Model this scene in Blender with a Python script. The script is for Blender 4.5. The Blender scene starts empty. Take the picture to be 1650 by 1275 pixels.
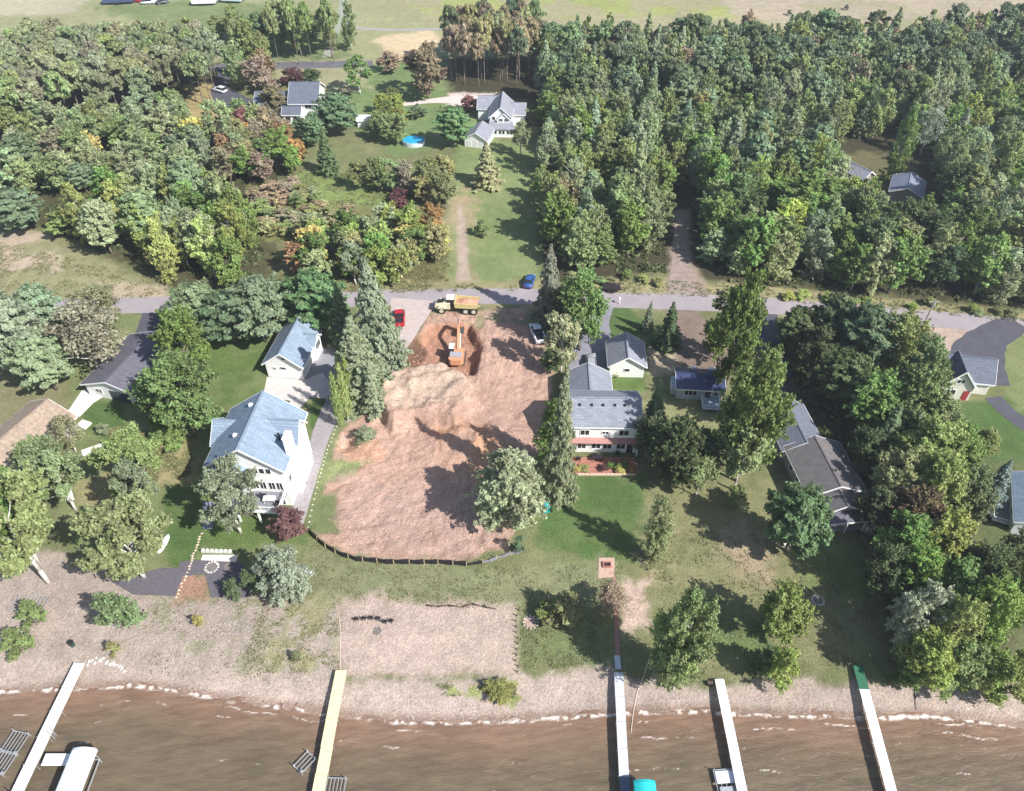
import bpy, math, random
import numpy as np
R = math.radians
random.seed(7); rng = np.random.default_rng(7)
SC = bpy.context.scene
COL = SC.collection
# ---------------------------------------------------------------- camera, world, sun, exposure
F_PX, PITCH, CAM_H = 1265.0, R(43.5), 90.0
SP, CP = math.sin(PITCH), math.cos(PITCH)
cam_d = bpy.data.cameras.new('camera'); cam = bpy.data.objects.new('camera', cam_d); COL.objects.link(cam)
cam.location = (0, 0, CAM_H); cam.rotation_euler = (R(90) - PITCH, 0, 0)
cam_d.sensor_fit = 'HORIZONTAL'; cam_d.sensor_width = 36; cam_d.lens = 36 * F_PX / 1650
cam_d.clip_start = 0.5; cam_d.clip_end = 9000
SC.camera = cam
SUN_EL, SUN_DIR = R(43), R(-36)                  # sun stands to the right of and behind the camera
world = bpy.data.worlds.new('World'); SC.world = world; world.use_nodes = True
nt = world.node_tree; bgn = nt.nodes['Background']
sky = nt.nodes.new('ShaderNodeTexSky'); sky.sky_type = 'NISHITA'; sky.sun_disc = False
sky.sun_elevation = SUN_EL; sky.sun_rotation = R(90) - SUN_DIR
nt.links.new(sky.outputs[0], bgn.inputs[0]); bgn.inputs[1].default_value = 0.1
sd = bpy.data.lights.new('sun', 'SUN'); sd.energy = 5.0; sd.angle = R(0.55); sd.color = (1, 0.97, 0.93)
sun = bpy.data.objects.new('sun', sd); COL.objects.link(sun)
sun.rotation_euler = (R(90) - SUN_EL, 0, SUN_DIR + R(90))
SC.view_settings.view_transform = 'Standard'; SC.view_settings.look = 'None'
SC.view_settings.exposure = 0.72; SC.view_settings.gamma = 1
SC.view_settings.use_curve_mapping = False
HAZE = 0.0003

def W(x, y, z=0.0):
    """ground (or height z) point seen at photo pixel x, y"""
    u = (x - 825) / F_PX; v = (y - 637.5) / F_PX
    k = (CAM_H - z) / (SP + v * CP)
    return (u * k, (CP - v * SP) * k)
def WA(pts, z=0.0): return np.array([W(p[0], p[1], z) for p in pts])
def height_for(by, ty):
    Y = W(0, by)[1]; v = (ty - 637.5) / F_PX
    return CAM_H - (Y * SP + v * Y * CP) / (CP - v * SP)
def mpp(y): return CAM_H / (SP + (y - 637.5) / F_PX * CP) / F_PX      # metres per photo pixel at ground row y

# ---------------------------------------------------------------- noise / polygons in numpy
def vnoise(x, y, seed=0):
    xi = np.floor(x).astype(np.int64); yi = np.floor(y).astype(np.int64); xf = x - xi; yf = y - yi
    def hsh(a, b):
        n = (a * 374761393 + b * 668265263 + seed * 974711) & 0xffffffff
        n = ((n ^ (n >> 13)) * 1274126177) & 0xffffffff
        return ((n ^ (n >> 16)) & 0xffff) / 65535.0
    u = xf * xf * (3 - 2 * xf); w = yf * yf * (3 - 2 * yf)
    return (hsh(xi, yi) * (1 - u) + hsh(xi + 1, yi) * u) * (1 - w) + (hsh(xi, yi + 1) * (1 - u) + hsh(xi + 1, yi + 1) * u) * w
def fbm(x, y, s, seed=0, o=4):
    t = 0; a = 1; n = 0
    for k in range(o):
        t = t + a * vnoise(x / s * 2 ** k + 17 * k, y / s * 2 ** k - 9 * k, seed + k); n += a; a *= .55
    return t / n
def sdf_poly(X, Y, P):
    """signed distance, positive inside"""
    d = np.full(X.shape, 1e9); ins = np.zeros(X.shape, bool); n = len(P)
    for i in range(n):
        ax, ay = P[i]; bx, by = P[(i + 1) % n]; ex, ey = bx - ax, by - ay
        t = np.clip(((X - ax) * ex + (Y - ay) * ey) / (ex * ex + ey * ey + 1e-9), 0, 1)
        d = np.minimum(d, (X - ax - t * ex) ** 2 + (Y - ay - t * ey) ** 2)
        c = ((ay > Y) != (by > Y)) & (X < (bx - ax) * (Y - ay) / (by - ay + 1e-12) + ax); ins ^= c
    return np.where(ins, 1, -1) * np.sqrt(d)
def sstep(a, b, x):
    t = np.clip((x - a) / (b - a), 0, 1); return t * t * (3 - 2 * t)

SHORE_PX = [(-120,1118),(0,1114),(120,1109),(210,1104),(260,1108),(330,1121),(400,1132),(480,1141),(540,1150),(600,1158),(660,1163),(720,1164),(800,1162),(900,1156),(1000,1149),(1100,1145),(1200,1150),(1300,1153),(1400,1156),(1500,1153),(1600,1165),(1650,1170),(1790,1180)]
WATER_Z = -1.0
SH = WA(SHORE_PX, WATER_Z)
def shore_y(X): return np.interp(X, np.r_[-4000, SH[:, 0], 4000], np.r_[SH[0, 1], SH[:, 1], SH[-1, 1]])
DIRT = [(700,500),(765,500),(862,495),(878,560),(895,600),(878,660),(868,720),(850,800),(832,838),(818,880),(770,902),(700,908),(640,906),(560,893),(512,868),(505,858),(545,858),(540,800),(520,800),(530,745),(545,700),(575,672),(610,642),(648,594),(672,542),(690,508)]
DIRT_W = WA(DIRT)
PIT = WA([(668,545),(690,522),(760,520),(780,560),(768,606),(735,604),(700,598),(672,596),(655,585)])
MOUND = WA([(610,625),(650,600),(720,592),(760,618),(775,655),(735,690),(680,690),(630,700),(600,665)])
def Hz(X, Y):
    X = np.asarray(X, float); Y = np.asarray(Y, float)
    s = Y - shore_y(X)
    z = np.where(s > 0, WATER_Z + np.clip(s, 0, 60) * .085, WATER_Z + np.maximum(s, -30) * .12)
    z = np.where(z > -.25, -.25 * np.exp(-(z + .25) / .25), z)
    z = np.where(s > 40, 0, z)
    near = np.exp(-((np.maximum(s - 9, 0)) / 4) ** 2) * (s < 30)
    z = z + near * (fbm(X, Y, 2.2, 3) - .5) * .18
    if np.any((np.abs(X) < 40) & (Y > 55) & (Y < 125)):
        dm = sstep(0, 1.5, sdf_poly(X, Y, DIRT_W))
        z = z + dm * (fbm(X, Y, 1.4, 5) - .5) * .42 + dm * (fbm(X, Y, 6, 6) - .5) * .5
        qx, qy = W(735, 600); an = np.arctan2(Y - qy, X - qx) * 14; rd = np.hypot(X - qx, Y - qy)
        rut = sstep(.5, .75, fbm(an, rd * .22, 1.3, 8, 3)); z = z - dm * rut * .16
        p = sdf_poly(X, Y, PIT) + (fbm(X, Y, 2, 9) - .5) * 1.0
        z = z - 1.9 * sstep(-.2, 1.2, p)
        m = sdf_poly(X, Y, MOUND) + (fbm(X, Y, 3, 10) - .5) * 2.0
        z = z + 2.8 * sstep(-.2, 1.8, m) * (.7 + .6 * fbm(X, Y, 2.2, 12))
        for (px, py, r, hh) in ((745,700,2.2,1.5),(772,712,1.5,1.4),(715,712,1.4,.9),(757,728,1.3,1.0),(735,735,1.0,.7),(790,695,1.3,1.0),(620,640,1.2,.9),(700,672,1.5,.8),(560,715,1.6,-1.3),(582,706,1.5,1.0),(605,722,1.6,.5),(655,640,2.5,.7),(800,590,2.6,.8),(775,575,2.0,.9),(645,572,1.6,.9)):
            cx, cy = W(px, py); z = z + hh * np.exp(-(((X - cx) ** 2 + (Y - cy) ** 2) / r ** 2)) * (.6 + .8 * fbm(X, Y, 1.1, 14, 3))
    return z
def hz(x, y): return float(Hz(np.array([x]), np.array([y]))[0])

# ---------------------------------------------------------------- materials
def new_mat(name):
    m = bpy.data.materials.new(name); m.use_nodes = True
    return m, m.node_tree, m.node_tree.nodes['Principled BSDF']
def N(t, typ, **kw):
    n = t.nodes.new(typ)
    for k, v in kw.items():
        if k.startswith('i_'): n.inputs[k[2:].replace('_', ' ')].default_value = v
        else: setattr(n, k, v)
    return n
def mixc(t, mode, fac, a, b):
    n = t.nodes.new('ShaderNodeMix'); n.data_type = 'RGBA'; n.blend_type = mode
    for s, v in ((0, fac), (6, a), (7, b)):
        if hasattr(v, 'is_linked') or hasattr(v, 'links'): t.links.new(v, n.inputs[s])
        else: n.inputs[s].default_value = v if s == 0 else (tuple(v) + (1,))[:4]
    return n.outputs[2]
def ramp(t, src, stops):
    n = t.nodes.new('ShaderNodeValToRGB'); t.links.new(src, n.inputs[0]); cr = n.color_ramp
    while len(cr.elements) > len(stops): cr.elements.remove(cr.elements[-1])
    while len(cr.elements) < len(stops): cr.elements.new(1)
    for e, (p, c) in zip(cr.elements, stops):
        e.position = p; e.color = (c, c, c, 1) if not isinstance(c, tuple) else (tuple(c) + (1,))[:4]
    return n.outputs[0]
MATS = {}
def mat(name, c, rough=.8, var=.12, scale=3.0, bump=0.0, bscale=None, metal=0.0, rows=None, spec=.35, emit=None):
    if name in MATS: return MATS[name]
    m, t, b = new_mat(name); tc = N(t, 'ShaderNodeTexCoord').outputs['Object']
    n = N(t, 'ShaderNodeTexNoise', i_Scale=scale, i_Detail=5.0); t.links.new(tc, n.inputs['Vector'])
    f = ramp(t, n.outputs[0], [(.25, 1 - var), (.75, 1 + var)])
    col = mixc(t, 'MULTIPLY', 1.0, c, f)
    if rows:                                       # courses: siding boards, shingle rows, decking
        ax, per, dark, bstr = rows
        w = N(t, 'ShaderNodeTexWave', i_Scale=math.pi * 2 / per / 20 * 1.0, i_Distortion=0.15, i_Detail=1.0)
        w.bands_direction = ax; w.wave_profile = 'SAW'; t.links.new(tc, w.inputs['Vector'])
        col = mixc(t, 'MULTIPLY', 1.0, col, ramp(t, w.outputs[0], [(0, 1.0), (.84, 1.0), (.97, 1 - dark)]))
        bp = N(t, 'ShaderNodeBump', i_Strength=bstr, i_Distance=.02); t.links.new(w.outputs[0], bp.inputs['Height']); t.links.new(bp.outputs[0], b.inputs['Normal'])
    elif bump:
        n2 = N(t, 'ShaderNodeTexNoise', i_Scale=bscale or scale * 4, i_Detail=4.0); t.links.new(tc, n2.inputs['Vector'])
        bp = N(t, 'ShaderNodeBump', i_Strength=bump, i_Distance=.05); t.links.new(n2.outputs[0], bp.inputs['Height']); t.links.new(bp.outputs[0], b.inputs['Normal'])
    t.links.new(col, b.inputs['Base Color']); b.inputs['Roughness'].default_value = rough
    b.inputs['Metallic'].default_value = metal; b.inputs['Specular IOR Level'].default_value = spec
    MATS[name] = m; return m
def shingle_mat(name, c, var=.16):
    if name in MATS: return MATS[name]
    m, t, b = new_mat(name); tc = N(t, 'ShaderNodeTexCoord').outputs['Object']
    br = N(t, 'ShaderNodeTexBrick', i_Scale=1.0); br.inputs['Brick Width'].default_value = .9; br.inputs['Row Height'].default_value = .28
    br.inputs['Mortar Size'].default_value = .03; br.inputs['Mortar'].default_value = (.55, .55, .55, 1)
    br.inputs['Color1'].default_value = (1.12, 1.12, 1.12, 1); br.inputs['Color2'].default_value = (.8, .8, .8, 1); t.links.new(tc, br.inputs['Vector'])
    n = N(t, 'ShaderNodeTexNoise', i_Scale=1.1, i_Detail=6.0, i_Roughness=.7); t.links.new(tc, n.inputs['Vector'])
    col = mixc(t, 'MULTIPLY', 1.0, c, ramp(t, n.outputs[0], [(.25, 1 - var), (.75, 1 + var)]))
    col = mixc(t, 'MULTIPLY', .8, col, br.outputs[0])
    t.links.new(col, b.inputs['Base Color']); b.inputs['Roughness'].default_value = .85
    MATS[name] = m; return m
SHINGLE_BLUE = shingle_mat('blue_grey_shingle', (.225, .29, .365))
SHINGLE_GREY = shingle_mat('grey_shingle', (.235, .25, .29))
SHINGLE_PALE = shingle_mat('pale_grey_shingle', (.26, .265, .305))
SHINGLE_DARK = shingle_mat('charcoal_shingle', (.125, .12, .15))
SHINGLE_BROWN = shingle_mat('weathered_taupe_shingle', (.15, .135, .135))
SHINGLE_SLATE = shingle_mat('slate_shingle', (.12, .135, .175))
SIDING_WHITE = mat('white_siding', (.78, .78, .76), .55, .05, 1.5, rows=('Z', .22, .22, .25))
SIDING_CREAM = mat('cream_siding', (.66, .64, .55), .6, .06, 1.5, rows=('Z', .22, .22, .25))
SIDING_BLUE = mat('pale_blue_siding', (.42, .5, .58), .6, .06, 1.5, rows=('Z', .22, .22, .25))
SIDING_TAUPE = mat('taupe_siding', (.3, .27, .25), .6, .06, 1.5, rows=('Z', .22, .22, .25))
TRIM = mat('white_trim', (.8, .8, .78), .5, .04, 2)
GLASS = mat('window_glass', (.02, .025, .03), .06, .3, .7, spec=.8)
GARAGE = mat('garage_door_white', (.74, .74, .72), .5, .04, 2, rows=('Z', .5, .35, .3))
BRICKRED = mat('red_brick_paving', (.34, .15, .11), .85, .25, 2.5, .4, 12)
ROOFRED = mat('faded_red_roofing', (.36, .19, .17), .8, .18, 3)
CONCRETE = mat('concrete', (.52, .47, .44), .85, .1, .8, .1, 10)
CONCRETE_W = mat('pale_concrete', (.62, .6, .55), .85, .1, .8, .1, 10)
ASPHALT = mat('asphalt', (.075, .073, .09), .9, .16, .5, .2, 20)
ROADM = mat('road_surface', (.29, .255, .265), .9, .10, .35, .2, 18)
GRAVELM = mat('gravel_drive', (.41, .33, .30), .95, .2, 1.3, .5, 10)
DIRTM = mat('dirt_track', (.40, .31, .255), .95, .25, 1.0, .5, 8)
SLAG = mat('dark_landscape_gravel', (.11, .10, .115), .95, .25, 3, .5, 12)
WOODDECK = mat('weathered_deck', (.25, .25, .27), .8, .15, 3, rows=('X', .15, .35, .2))
WOODTAN = mat('tan_new_wood', (.32, .245, .185), .8, .3, 2, rows=('X', .3, .35, .2))
WOODDARK = mat('dark_wood', (.1, .07, .055), .8, .2, 3, .2)
WOODGREY = mat('grey_old_wood', (.3, .28, .26), .85, .2, 3, .2)
DOCKW = mat('white_dock_deck', (.8, .79, .77), .6, .06, 3, rows=('Y', .3, .16, .1))
DOCKY = mat('yellow_dock_deck', (.74, .64, .37), .7, .09, 2, rows=('Y', .3, .2, .1))
DOCKG = mat('grey_dock_deck', (.5, .51, .54), .7, .09, 2, rows=('Y', .3, .2, .1))
DOCKB = mat('blue_dock_deck', (.10, .13, .20), .7, .1, 2)
DOCKGR = mat('green_carpet', (.03, .13, .07), .9, .1, 6)
ALU = mat('aluminium', (.6, .61, .62), .35, .05, 2, metal=.6)
VINYLW = mat('white_vinyl_canopy', (.74, .77, .84), .45, .03, 2)
TURQ = mat('turquoise_canvas', (.02, .46, .47), .55, .06, 2)
RUBBER = mat('black_rubber', (.02, .02, .02), .8, .2, 5)
BLACK = mat('black_plastic', (.025, .02, .025), .6, .2, 4)
STEEL = mat('dark_steel', (.09, .09, .09), .5, .2, 4, metal=.5)
YELLOWP = mat('machine_yellow', (.52, .43, .2), .55, .25, 3)
CREAMP = mat('faded_machine_cream', (.62, .57, .40), .55, .2, 3)
ORANGEP = mat('machine_orange', (.56, .27, .15), .5, .1, 3)
SANDPILE = mat('loaded_dirt', (.46, .25, .17), .95, .25, 2, .6, 8)
POOLM = mat('pool_blue_water', (.02, .33, .55), .08, .08, 1.2, .1, 4, spec=.5)
STONE = mat('pale_stone', (.5, .47, .42), .9, .2, 4, .4, 12)
STONED = mat('dark_stone', (.17, .15, .14), .9, .25, 4, .4, 12)
FABRIC = mat('black_silt_fabric', (.018, .014, .018), .75, .3, 2, .2)
REDP = mat('red_paint', (.40, .015, .03), .3, .04, 2, spec=.5)
WHITEP = mat('white_paint', (.72, .74, .77), .3, .04, 2, spec=.5)
BLUEP = mat('blue_paint', (.03, .09, .28), .3, .04, 2, spec=.5)
DARKP = mat('dark_grey_paint', (.06, .065, .08), .3, .04, 2, spec=.5)
SILVERP = mat('silver_paint', (.42, .43, .46), .3, .04, 2, spec=.5, metal=.3)
LAMPW = mat('headlight_lens', (.75, .75, .72), .15, .02, 2)
LAMPR = mat('tail_light_lens', (.35, .01, .01), .2, .02, 2)
METALBLUE = mat('dark_blue_metal_roof', (.035, .05, .12), .35, .2, 1.2, rows=('X', .4, .3, .3), spec=.6)
PAINTW = mat('road_line_yellow', (.55, .42, .12), .8, .2, 5)

def leaf_mat():
    m, t, b = new_mat('foliage'); oi = N(t, 'ShaderNodeObjectInfo'); at = N(t, 'ShaderNodeAttribute', attribute_name='tint')
    hsv = N(t, 'ShaderNodeHueSaturation'); t.links.new(oi.outputs['Color'], hsv.inputs['Color'])
    mr = N(t, 'ShaderNodeMapRange'); mr.inputs['To Min'].default_value = .474; mr.inputs['To Max'].default_value = .520; t.links.new(at.outputs['Fac'], mr.inputs[0])
    mv = N(t, 'ShaderNodeMapRange'); mv.inputs['To Min'].default_value = .65; mv.inputs['To Max'].default_value = 1.85; t.links.new(at.outputs['Fac'], mv.inputs[0])
    t.links.new(mr.outputs[0], hsv.inputs['Hue']); t.links.new(mv.outputs[0], hsv.inputs['Value'])
    t.links.new(hsv.outputs[0], b.inputs['Base Color']); b.inputs['Roughness'].default_value = .55; b.inputs['Specular IOR Level'].default_value = .3
    tr = N(t, 'ShaderNodeBsdfTranslucent'); t.links.new(hsv.outputs[0], tr.inputs[0])
    mx = N(t, 'ShaderNodeMixShader'); mx.inputs[0].default_value = .36
    t.links.new(b.outputs[0], mx.inputs[1]); t.links.new(tr.outputs[0], mx.inputs[2]); t.links.new(mx.outputs[0], t.nodes['Material Output'].inputs[0])
    return m
LEAF = leaf_mat()
BARK = mat('grey_brown_bark', (.17, .14, .115), .9, .3, 4, .4)
BARKW = mat('pale_birch_bark', (.5, .47, .42), .85, .25, 5, .3)

def ground_mat():
    m, t, b = new_mat('ground'); geo = N(t, 'ShaderNodeNewGeometry').outputs['Position']
    a = N(t, 'ShaderNodeAttribute', attribute_name='Col').outputs['Color']; k = N(t, 'ShaderNodeAttribute', attribute_name='grassy').outputs['Fac']
    d = N(t, 'ShaderNodeAttribute', attribute_name='dirt').outputs['Fac']
    n1 = N(t, 'ShaderNodeTexNoise', i_Scale=.45, i_Detail=8.0, i_Roughness=.72); n2 = N(t, 'ShaderNodeTexNoise', i_Scale=3.2, i_Detail=6.0, i_Roughness=.75); n3 = N(t, 'ShaderNodeTexNoise', i_Scale=.13, i_Detail=5.0, i_Roughness=.65)
    for n in (n1, n2, n3): t.links.new(geo, n.inputs['Vector'])
    c = mixc(t, 'MULTIPLY', 1.0, a, ramp(t, n1.outputs[0], [(.3, .78), (.7, 1.22)]))
    c = mixc(t, 'MULTIPLY', 1.0, c, ramp(t, n2.outputs[0], [(.3, .68), (.7, 1.32)]))
    n7 = N(t, 'ShaderNodeTexNoise', i_Scale=8.0, i_Detail=3.0, i_Roughness=.8); t.links.new(geo, n7.inputs['Vector']); c = mixc(t, 'MULTIPLY', 1.0, c, ramp(t, n7.outputs[0], [(.32, .68), (.68, 1.32)]))
    dry = mixc(t, 'MIX', 1.0, (.3, .28, .15), (.3, .28, .15))                       # drier tufts inside grass
    gm = N(t, 'ShaderNodeMath', operation='MULTIPLY'); t.links.new(k, gm.inputs[0]); t.links.new(ramp(t, n3.outputs[0], [(.46, 0.0), (.66, .5)]), gm.inputs[1])
    c = mixc(t, 'MIX', gm.outputs[0], c, dry)
    # track streaks on worked soil
    def polar(px, py, ka, kr, seedz):
        cx, cy = W(px, py); sp = N(t, 'ShaderNodeSeparateXYZ'); t.links.new(geo, sp.inputs[0])
        def mth(op, x, y):
            n = N(t, 'ShaderNodeMath', operation=op)
            for i, q in ((0, x), (1, y)):
                if isinstance(q, (int, float)): n.inputs[i].default_value = q
                else: t.links.new(q, n.inputs[i])
            return n.outputs[0]
        dx = mth('SUBTRACT', sp.outputs[0], cx); dy = mth('SUBTRACT', sp.outputs[1], cy)
        an = mth('MULTIPLY', mth('ARCTAN2', dx, dy), ka); rr = mth('MULTIPLY', mth('SQRT', mth('ADD', mth('MULTIPLY', dx, dx), mth('MULTIPLY', dy, dy)), 0), kr)
        cb = N(t, 'ShaderNodeCombineXYZ'); t.links.new(an, cb.inputs[0]); t.links.new(rr, cb.inputs[1]); cb.inputs[2].default_value = seedz
        n = N(t, 'ShaderNodeTexNoise', i_Scale=1.0, i_Detail=6.0, i_Distortion=.5, i_Roughness=.65); t.links.new(cb.outputs[0], n.inputs['Vector']); return n
    pa = polar(760, 690, 26, .30, 0); pb = polar(560, 560, 1.2, 2.0, 5)
    n4 = N(t, 'ShaderNodeMath', operation='MULTIPLY_ADD'); n4.inputs[1].default_value = .62; t.links.new(pa.outputs[0], n4.inputs[0])
    n5 = N(t, 'ShaderNodeMath', operation='MULTIPLY'); n5.inputs[1].default_value = .38; t.links.new(pb.outputs[0], n5.inputs[0]); t.links.new(n5.outputs[0], n4.inputs[2])
    sm = N(t, 'ShaderNodeMath', operation='MULTIPLY'); t.links.new(d, sm.inputs[0]); sm.inputs[1].default_value = .9
    c = mixc(t, 'MULTIPLY', sm.outputs[0], c, ramp(t, n4.outputs[0], [(.38, (.70, .64, .60)), (.48, (.95, .93, .92)), (.62, (1.13, 1.12, 1.11))]))
    t.links.new(c, b.inputs['Base Color']); b.inputs['Roughness'].default_value = .95; b.inputs['Specular IOR Level'].default_value = .15
    ad = N(t, 'ShaderNodeMath', operation='ADD'); t.links.new(n2.outputs[0], ad.inputs[0])
    m4 = N(t, 'ShaderNodeMath', operation='MULTIPLY'); t.links.new(n4.outputs[0], m4.inputs[0]); t.links.new(sm.outputs[0], m4.inputs[1]); t.links.new(m4.outputs[0], ad.inputs[1])
    bp = N(t, 'ShaderNodeBump', i_Strength=.75, i_Distance=.28); t.links.new(ad.outputs[0], bp.inputs['Height']); t.links.new(bp.outputs[0], b.inputs['Normal'])
    return m
def water_mat():
    m, t, b = new_mat('lake_water'); geo = N(t, 'ShaderNodeNewGeometry').outputs['Position']
    f = N(t, 'ShaderNodeAttribute', attribute_name='foam').outputs['Fac']; s = N(t, 'ShaderNodeAttribute', attribute_name='shoal').outputs['Fac']
    n = N(t, 'ShaderNodeTexNoise', i_Scale=.5, i_Detail=5.0, i_Distortion=.4)
    mp = N(t, 'ShaderNodeMapping'); mp.inputs['Scale'].default_value = (.5, 1.6, 1); mp.inputs['Rotation'].default_value = (0, 0, R(12)); t.links.new(geo, mp.inputs[0]); t.links.new(mp.outputs[0], n.inputs['Vector'])
    c = mixc(t, 'MIX', s, (.13, .10, .065), (.20, .125, .085))
    c = mixc(t, 'MULTIPLY', 1.0, c, ramp(t, n.outputs[0], [(.3, .82), (.7, 1.2)]))
    c = mixc(t, 'MIX', f, c, (.72, .66, .6))
    t.links.new(c, b.inputs['Base Color']); b.inputs['IOR'].default_value = 1.33
    t.links.new(ramp(t, f, [(0, .12), (.6, .7)]), b.inputs['Roughness'])
    n2 = N(t, 'ShaderNodeTexNoise', i_Scale=1.9, i_Detail=8.0, i_Roughness=.62, i_Distortion=.6); t.links.new(mp.outputs[0], n2.inputs['Vector'])
    bp = N(t, 'ShaderNodeBump', i_Strength=.8, i_Distance=.16); t.links.new(n2.outputs[0], bp.inputs['Height']); t.links.new(bp.outputs[0], b.inputs['Normal'])
    return m

# ---------------------------------------------------------------- mesh helpers
class MB:
    def __init__(s): s.v = []; s.f = []
    def add(s, vs, fs):
        o = len(s.v); s.v += [tuple(p) for p in vs]; s.f += [tuple(i + o for i in f) for f in fs]; return s
    def box(s, x0, x1, y0, y1, z0, z1):
        return s.add([(x0,y0,z0),(x1,y0,z0),(x1,y1,z0),(x0,y1,z0),(x0,y0,z1),(x1,y0,z1),(x1,y1,z1),(x0,y1,z1)],
                     [(0,3,2,1),(4,5,6,7),(0,1,5,4),(1,2,6,5),(2,3,7,6),(3,0,4,7)])
    def prism(s, pa, pb):
        n = len(pa); return s.add(list(pa) + list(pb), [tuple(range(n))[::-1], tuple(range(n, 2 * n))] + [(i, (i + 1) % n, n + (i + 1) % n, n + i) for i in range(n)])
    def bar(s, a, b, w, h=None):
        """rectangular bar from a to b"""
        h = h or w; a = np.array(a, float); b = np.array(b, float); d = b - a; L = np.linalg.norm(d)
        if L < 1e-6: return s
        d /= L; up = np.array((0, 0, 1.)) if abs(d[2]) < .95 else np.array((1., 0, 0)); sx = np.cross(d, up); sx /= np.linalg.norm(sx); sy = np.cross(sx, d)
        q = [sx * w / 2 + sy * h / 2, -sx * w / 2 + sy * h / 2, -sx * w / 2 - sy * h / 2, sx * w / 2 - sy * h / 2]
        return s.prism([a + k for k in q], [b + k for k in q])
    def tube(s, a, b, r0, r1=None, n=8):
        r1 = r0 if r1 is None else r1; a = np.array(a, float); b = np.array(b, float); d = b - a; d /= (np.linalg.norm(d) + 1e-9)
        up = np.array((0, 0, 1.)) if abs(d[2]) < .95 else np.array((1., 0, 0)); sx = np.cross(d, up); sx /= np.linalg.norm(sx); sy = np.cross(sx, d)
        c = [(math.cos(2 * math.pi * i / n), math.sin(2 * math.pi * i / n)) for i in range(n)]
        return s.prism([a + (sx * p + sy * q) * r0 for p, q in c], [b + (sx * p + sy * q) * r1 for p, q in c])
    def slab(s, pts, th):
        """4+ coplanar points (top face) extruded down by th"""
        return s.prism([(p[0], p[1], p[2] - th) for p in pts], pts)
    def rock(s, c, r, rg):
        c = np.array(c); st = []
        for (dx, dy, dz) in ((1,0,0),(0,1,0),(-1,0,0),(0,-1,0),(.1,.1,.75)):
            st.append(c + np.array((dx, dy, dz)) * r * rg.uniform(.65, 1.15))
        return s.add(st, [(0,1,4),(1,2,4),(2,3,4),(3,0,4)])
    def build(s, name, m, parent=None, smooth=False, loc=None, rz=0):
        me = bpy.data.meshes.new(name); me.from_pydata(s.v, [], s.f); me.materials.append(m)
        if smooth: me.shade_smooth()
        o = bpy.data.objects.new(name, me); COL.objects.link(o); o.parent = parent
        if loc is not None: o.location = loc; o.rotation_euler.z = rz
        return o
def tag(o, label=None, cat=None, group=None, kind=None):
    if label: o['label'] = label
    if cat: o['category'] = cat
    if group: o['group'] = group
    if kind: o['kind'] = kind
    return o
def empty(name, loc, rz=0, label=None, cat=None, group=None):
    o = bpy.data.objects.new(name, None); COL.objects.link(o); o.location = loc if len(loc) == 3 else (loc[0], loc[1], hz(*loc)); o.rotation_euler.z = rz
    o.empty_display_size = .5; return tag(o, label, cat, group)
def copy_tree(o, parent=None):
    c = o.copy(); COL.objects.link(c); c.parent = parent
    for ch in list(o.children): copy_tree(ch, c)
    return c
def np_mesh(name, V, Fq, m, attrs=None):
    me = bpy.data.meshes.new(name); nv, nf = len(V), len(Fq); k = Fq.shape[1]
    me.vertices.add(nv); me.vertices.foreach_set('co', V.astype(np.float32).ravel())
    me.loops.add(nf * k); me.loops.foreach_set('vertex_index', Fq.astype(np.int32).ravel())
    me.polygons.add(nf); me.polygons.foreach_set('loop_start', (np.arange(nf) * k).astype(np.int32))
    me.update(calc_edges=True); me.materials.append(m)
    for (an, typ, dom, data) in attrs or []:
        a = me.attributes.new(an, typ, dom)
        a.data.foreach_set('color' if typ == 'FLOAT_COLOR' else 'value', data.astype(np.float32).ravel())
    return me

# ---------------------------------------------------------------- THE GROUND
def fan_grid():
    ys = [24.0]
    while ys[-1] < 345: ys.append(ys[-1] + .0036 * ys[-1] + .015)
    ys = np.array(ys + [380, 460, 650, 1100, 2200, 5000.])
    ts = np.concatenate([[-9, -4, -2, -1.4, -1.12], np.linspace(-1, 1, 640), [1.12, 1.4, 2, 4, 9]])
    w = 26 + .64 * ys
    return w[:, None] * ts[None, :], np.repeat(ys[:, None], len(ts), 1)
GX, GY = fan_grid(); GZ = Hz(GX, GY)
gc = np.empty(GX.shape + (3,)); gc[:] = (.145, .155, .07)
grassy = np.ones(GX.shape) * .7; dirtm = np.zeros(GX.shape)
n_edge = fbm(GX, GY, 3.0, 20) - .5; n_edge2 = fbm(GX, GY, .9, 25) - .5
def paint(px, c, soft=.6, amp=2.0, gr=0.0, dirt=0.0, op=1.0, patch=None):
    P = WA(px); x0, y0 = P.min(0) - 6; x1, y1 = P.max(0) + 6
    sel = (GX > x0) & (GX < x1) & (GY > y0) & (GY < y1)
    if not sel.any(): return
    X, Y = GX[sel], GY[sel]; d = sdf_poly(X, Y, P) + n_edge[sel] * amp * 2 + n_edge2[sel] * amp
    a = sstep(-soft, soft, d) * op
    if patch: a = a * sstep(patch[1], patch[2], fbm(X, Y, patch[0], patch[3] if len(patch) > 3 else 40))
    for i in range(3): gc[..., i][sel] = gc[..., i][sel] * (1 - a) + c[i] * a
    grassy[sel] = grassy[sel] * (1 - a) + gr * a; dirtm[sel] = dirtm[sel] * (1 - a) + dirt * a
G_LAWN = (.10, .15, .045); G_LUSH = (.075, .125, .038); G_DRY = (.25, .235, .13); G_MID = (.15, .175, .075); SAND = (.42, .33, .275); SANDG = (.345, .285, .24); EARTH = (.42, .28, .22); FLOOR = (.055, .05, .028)
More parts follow.
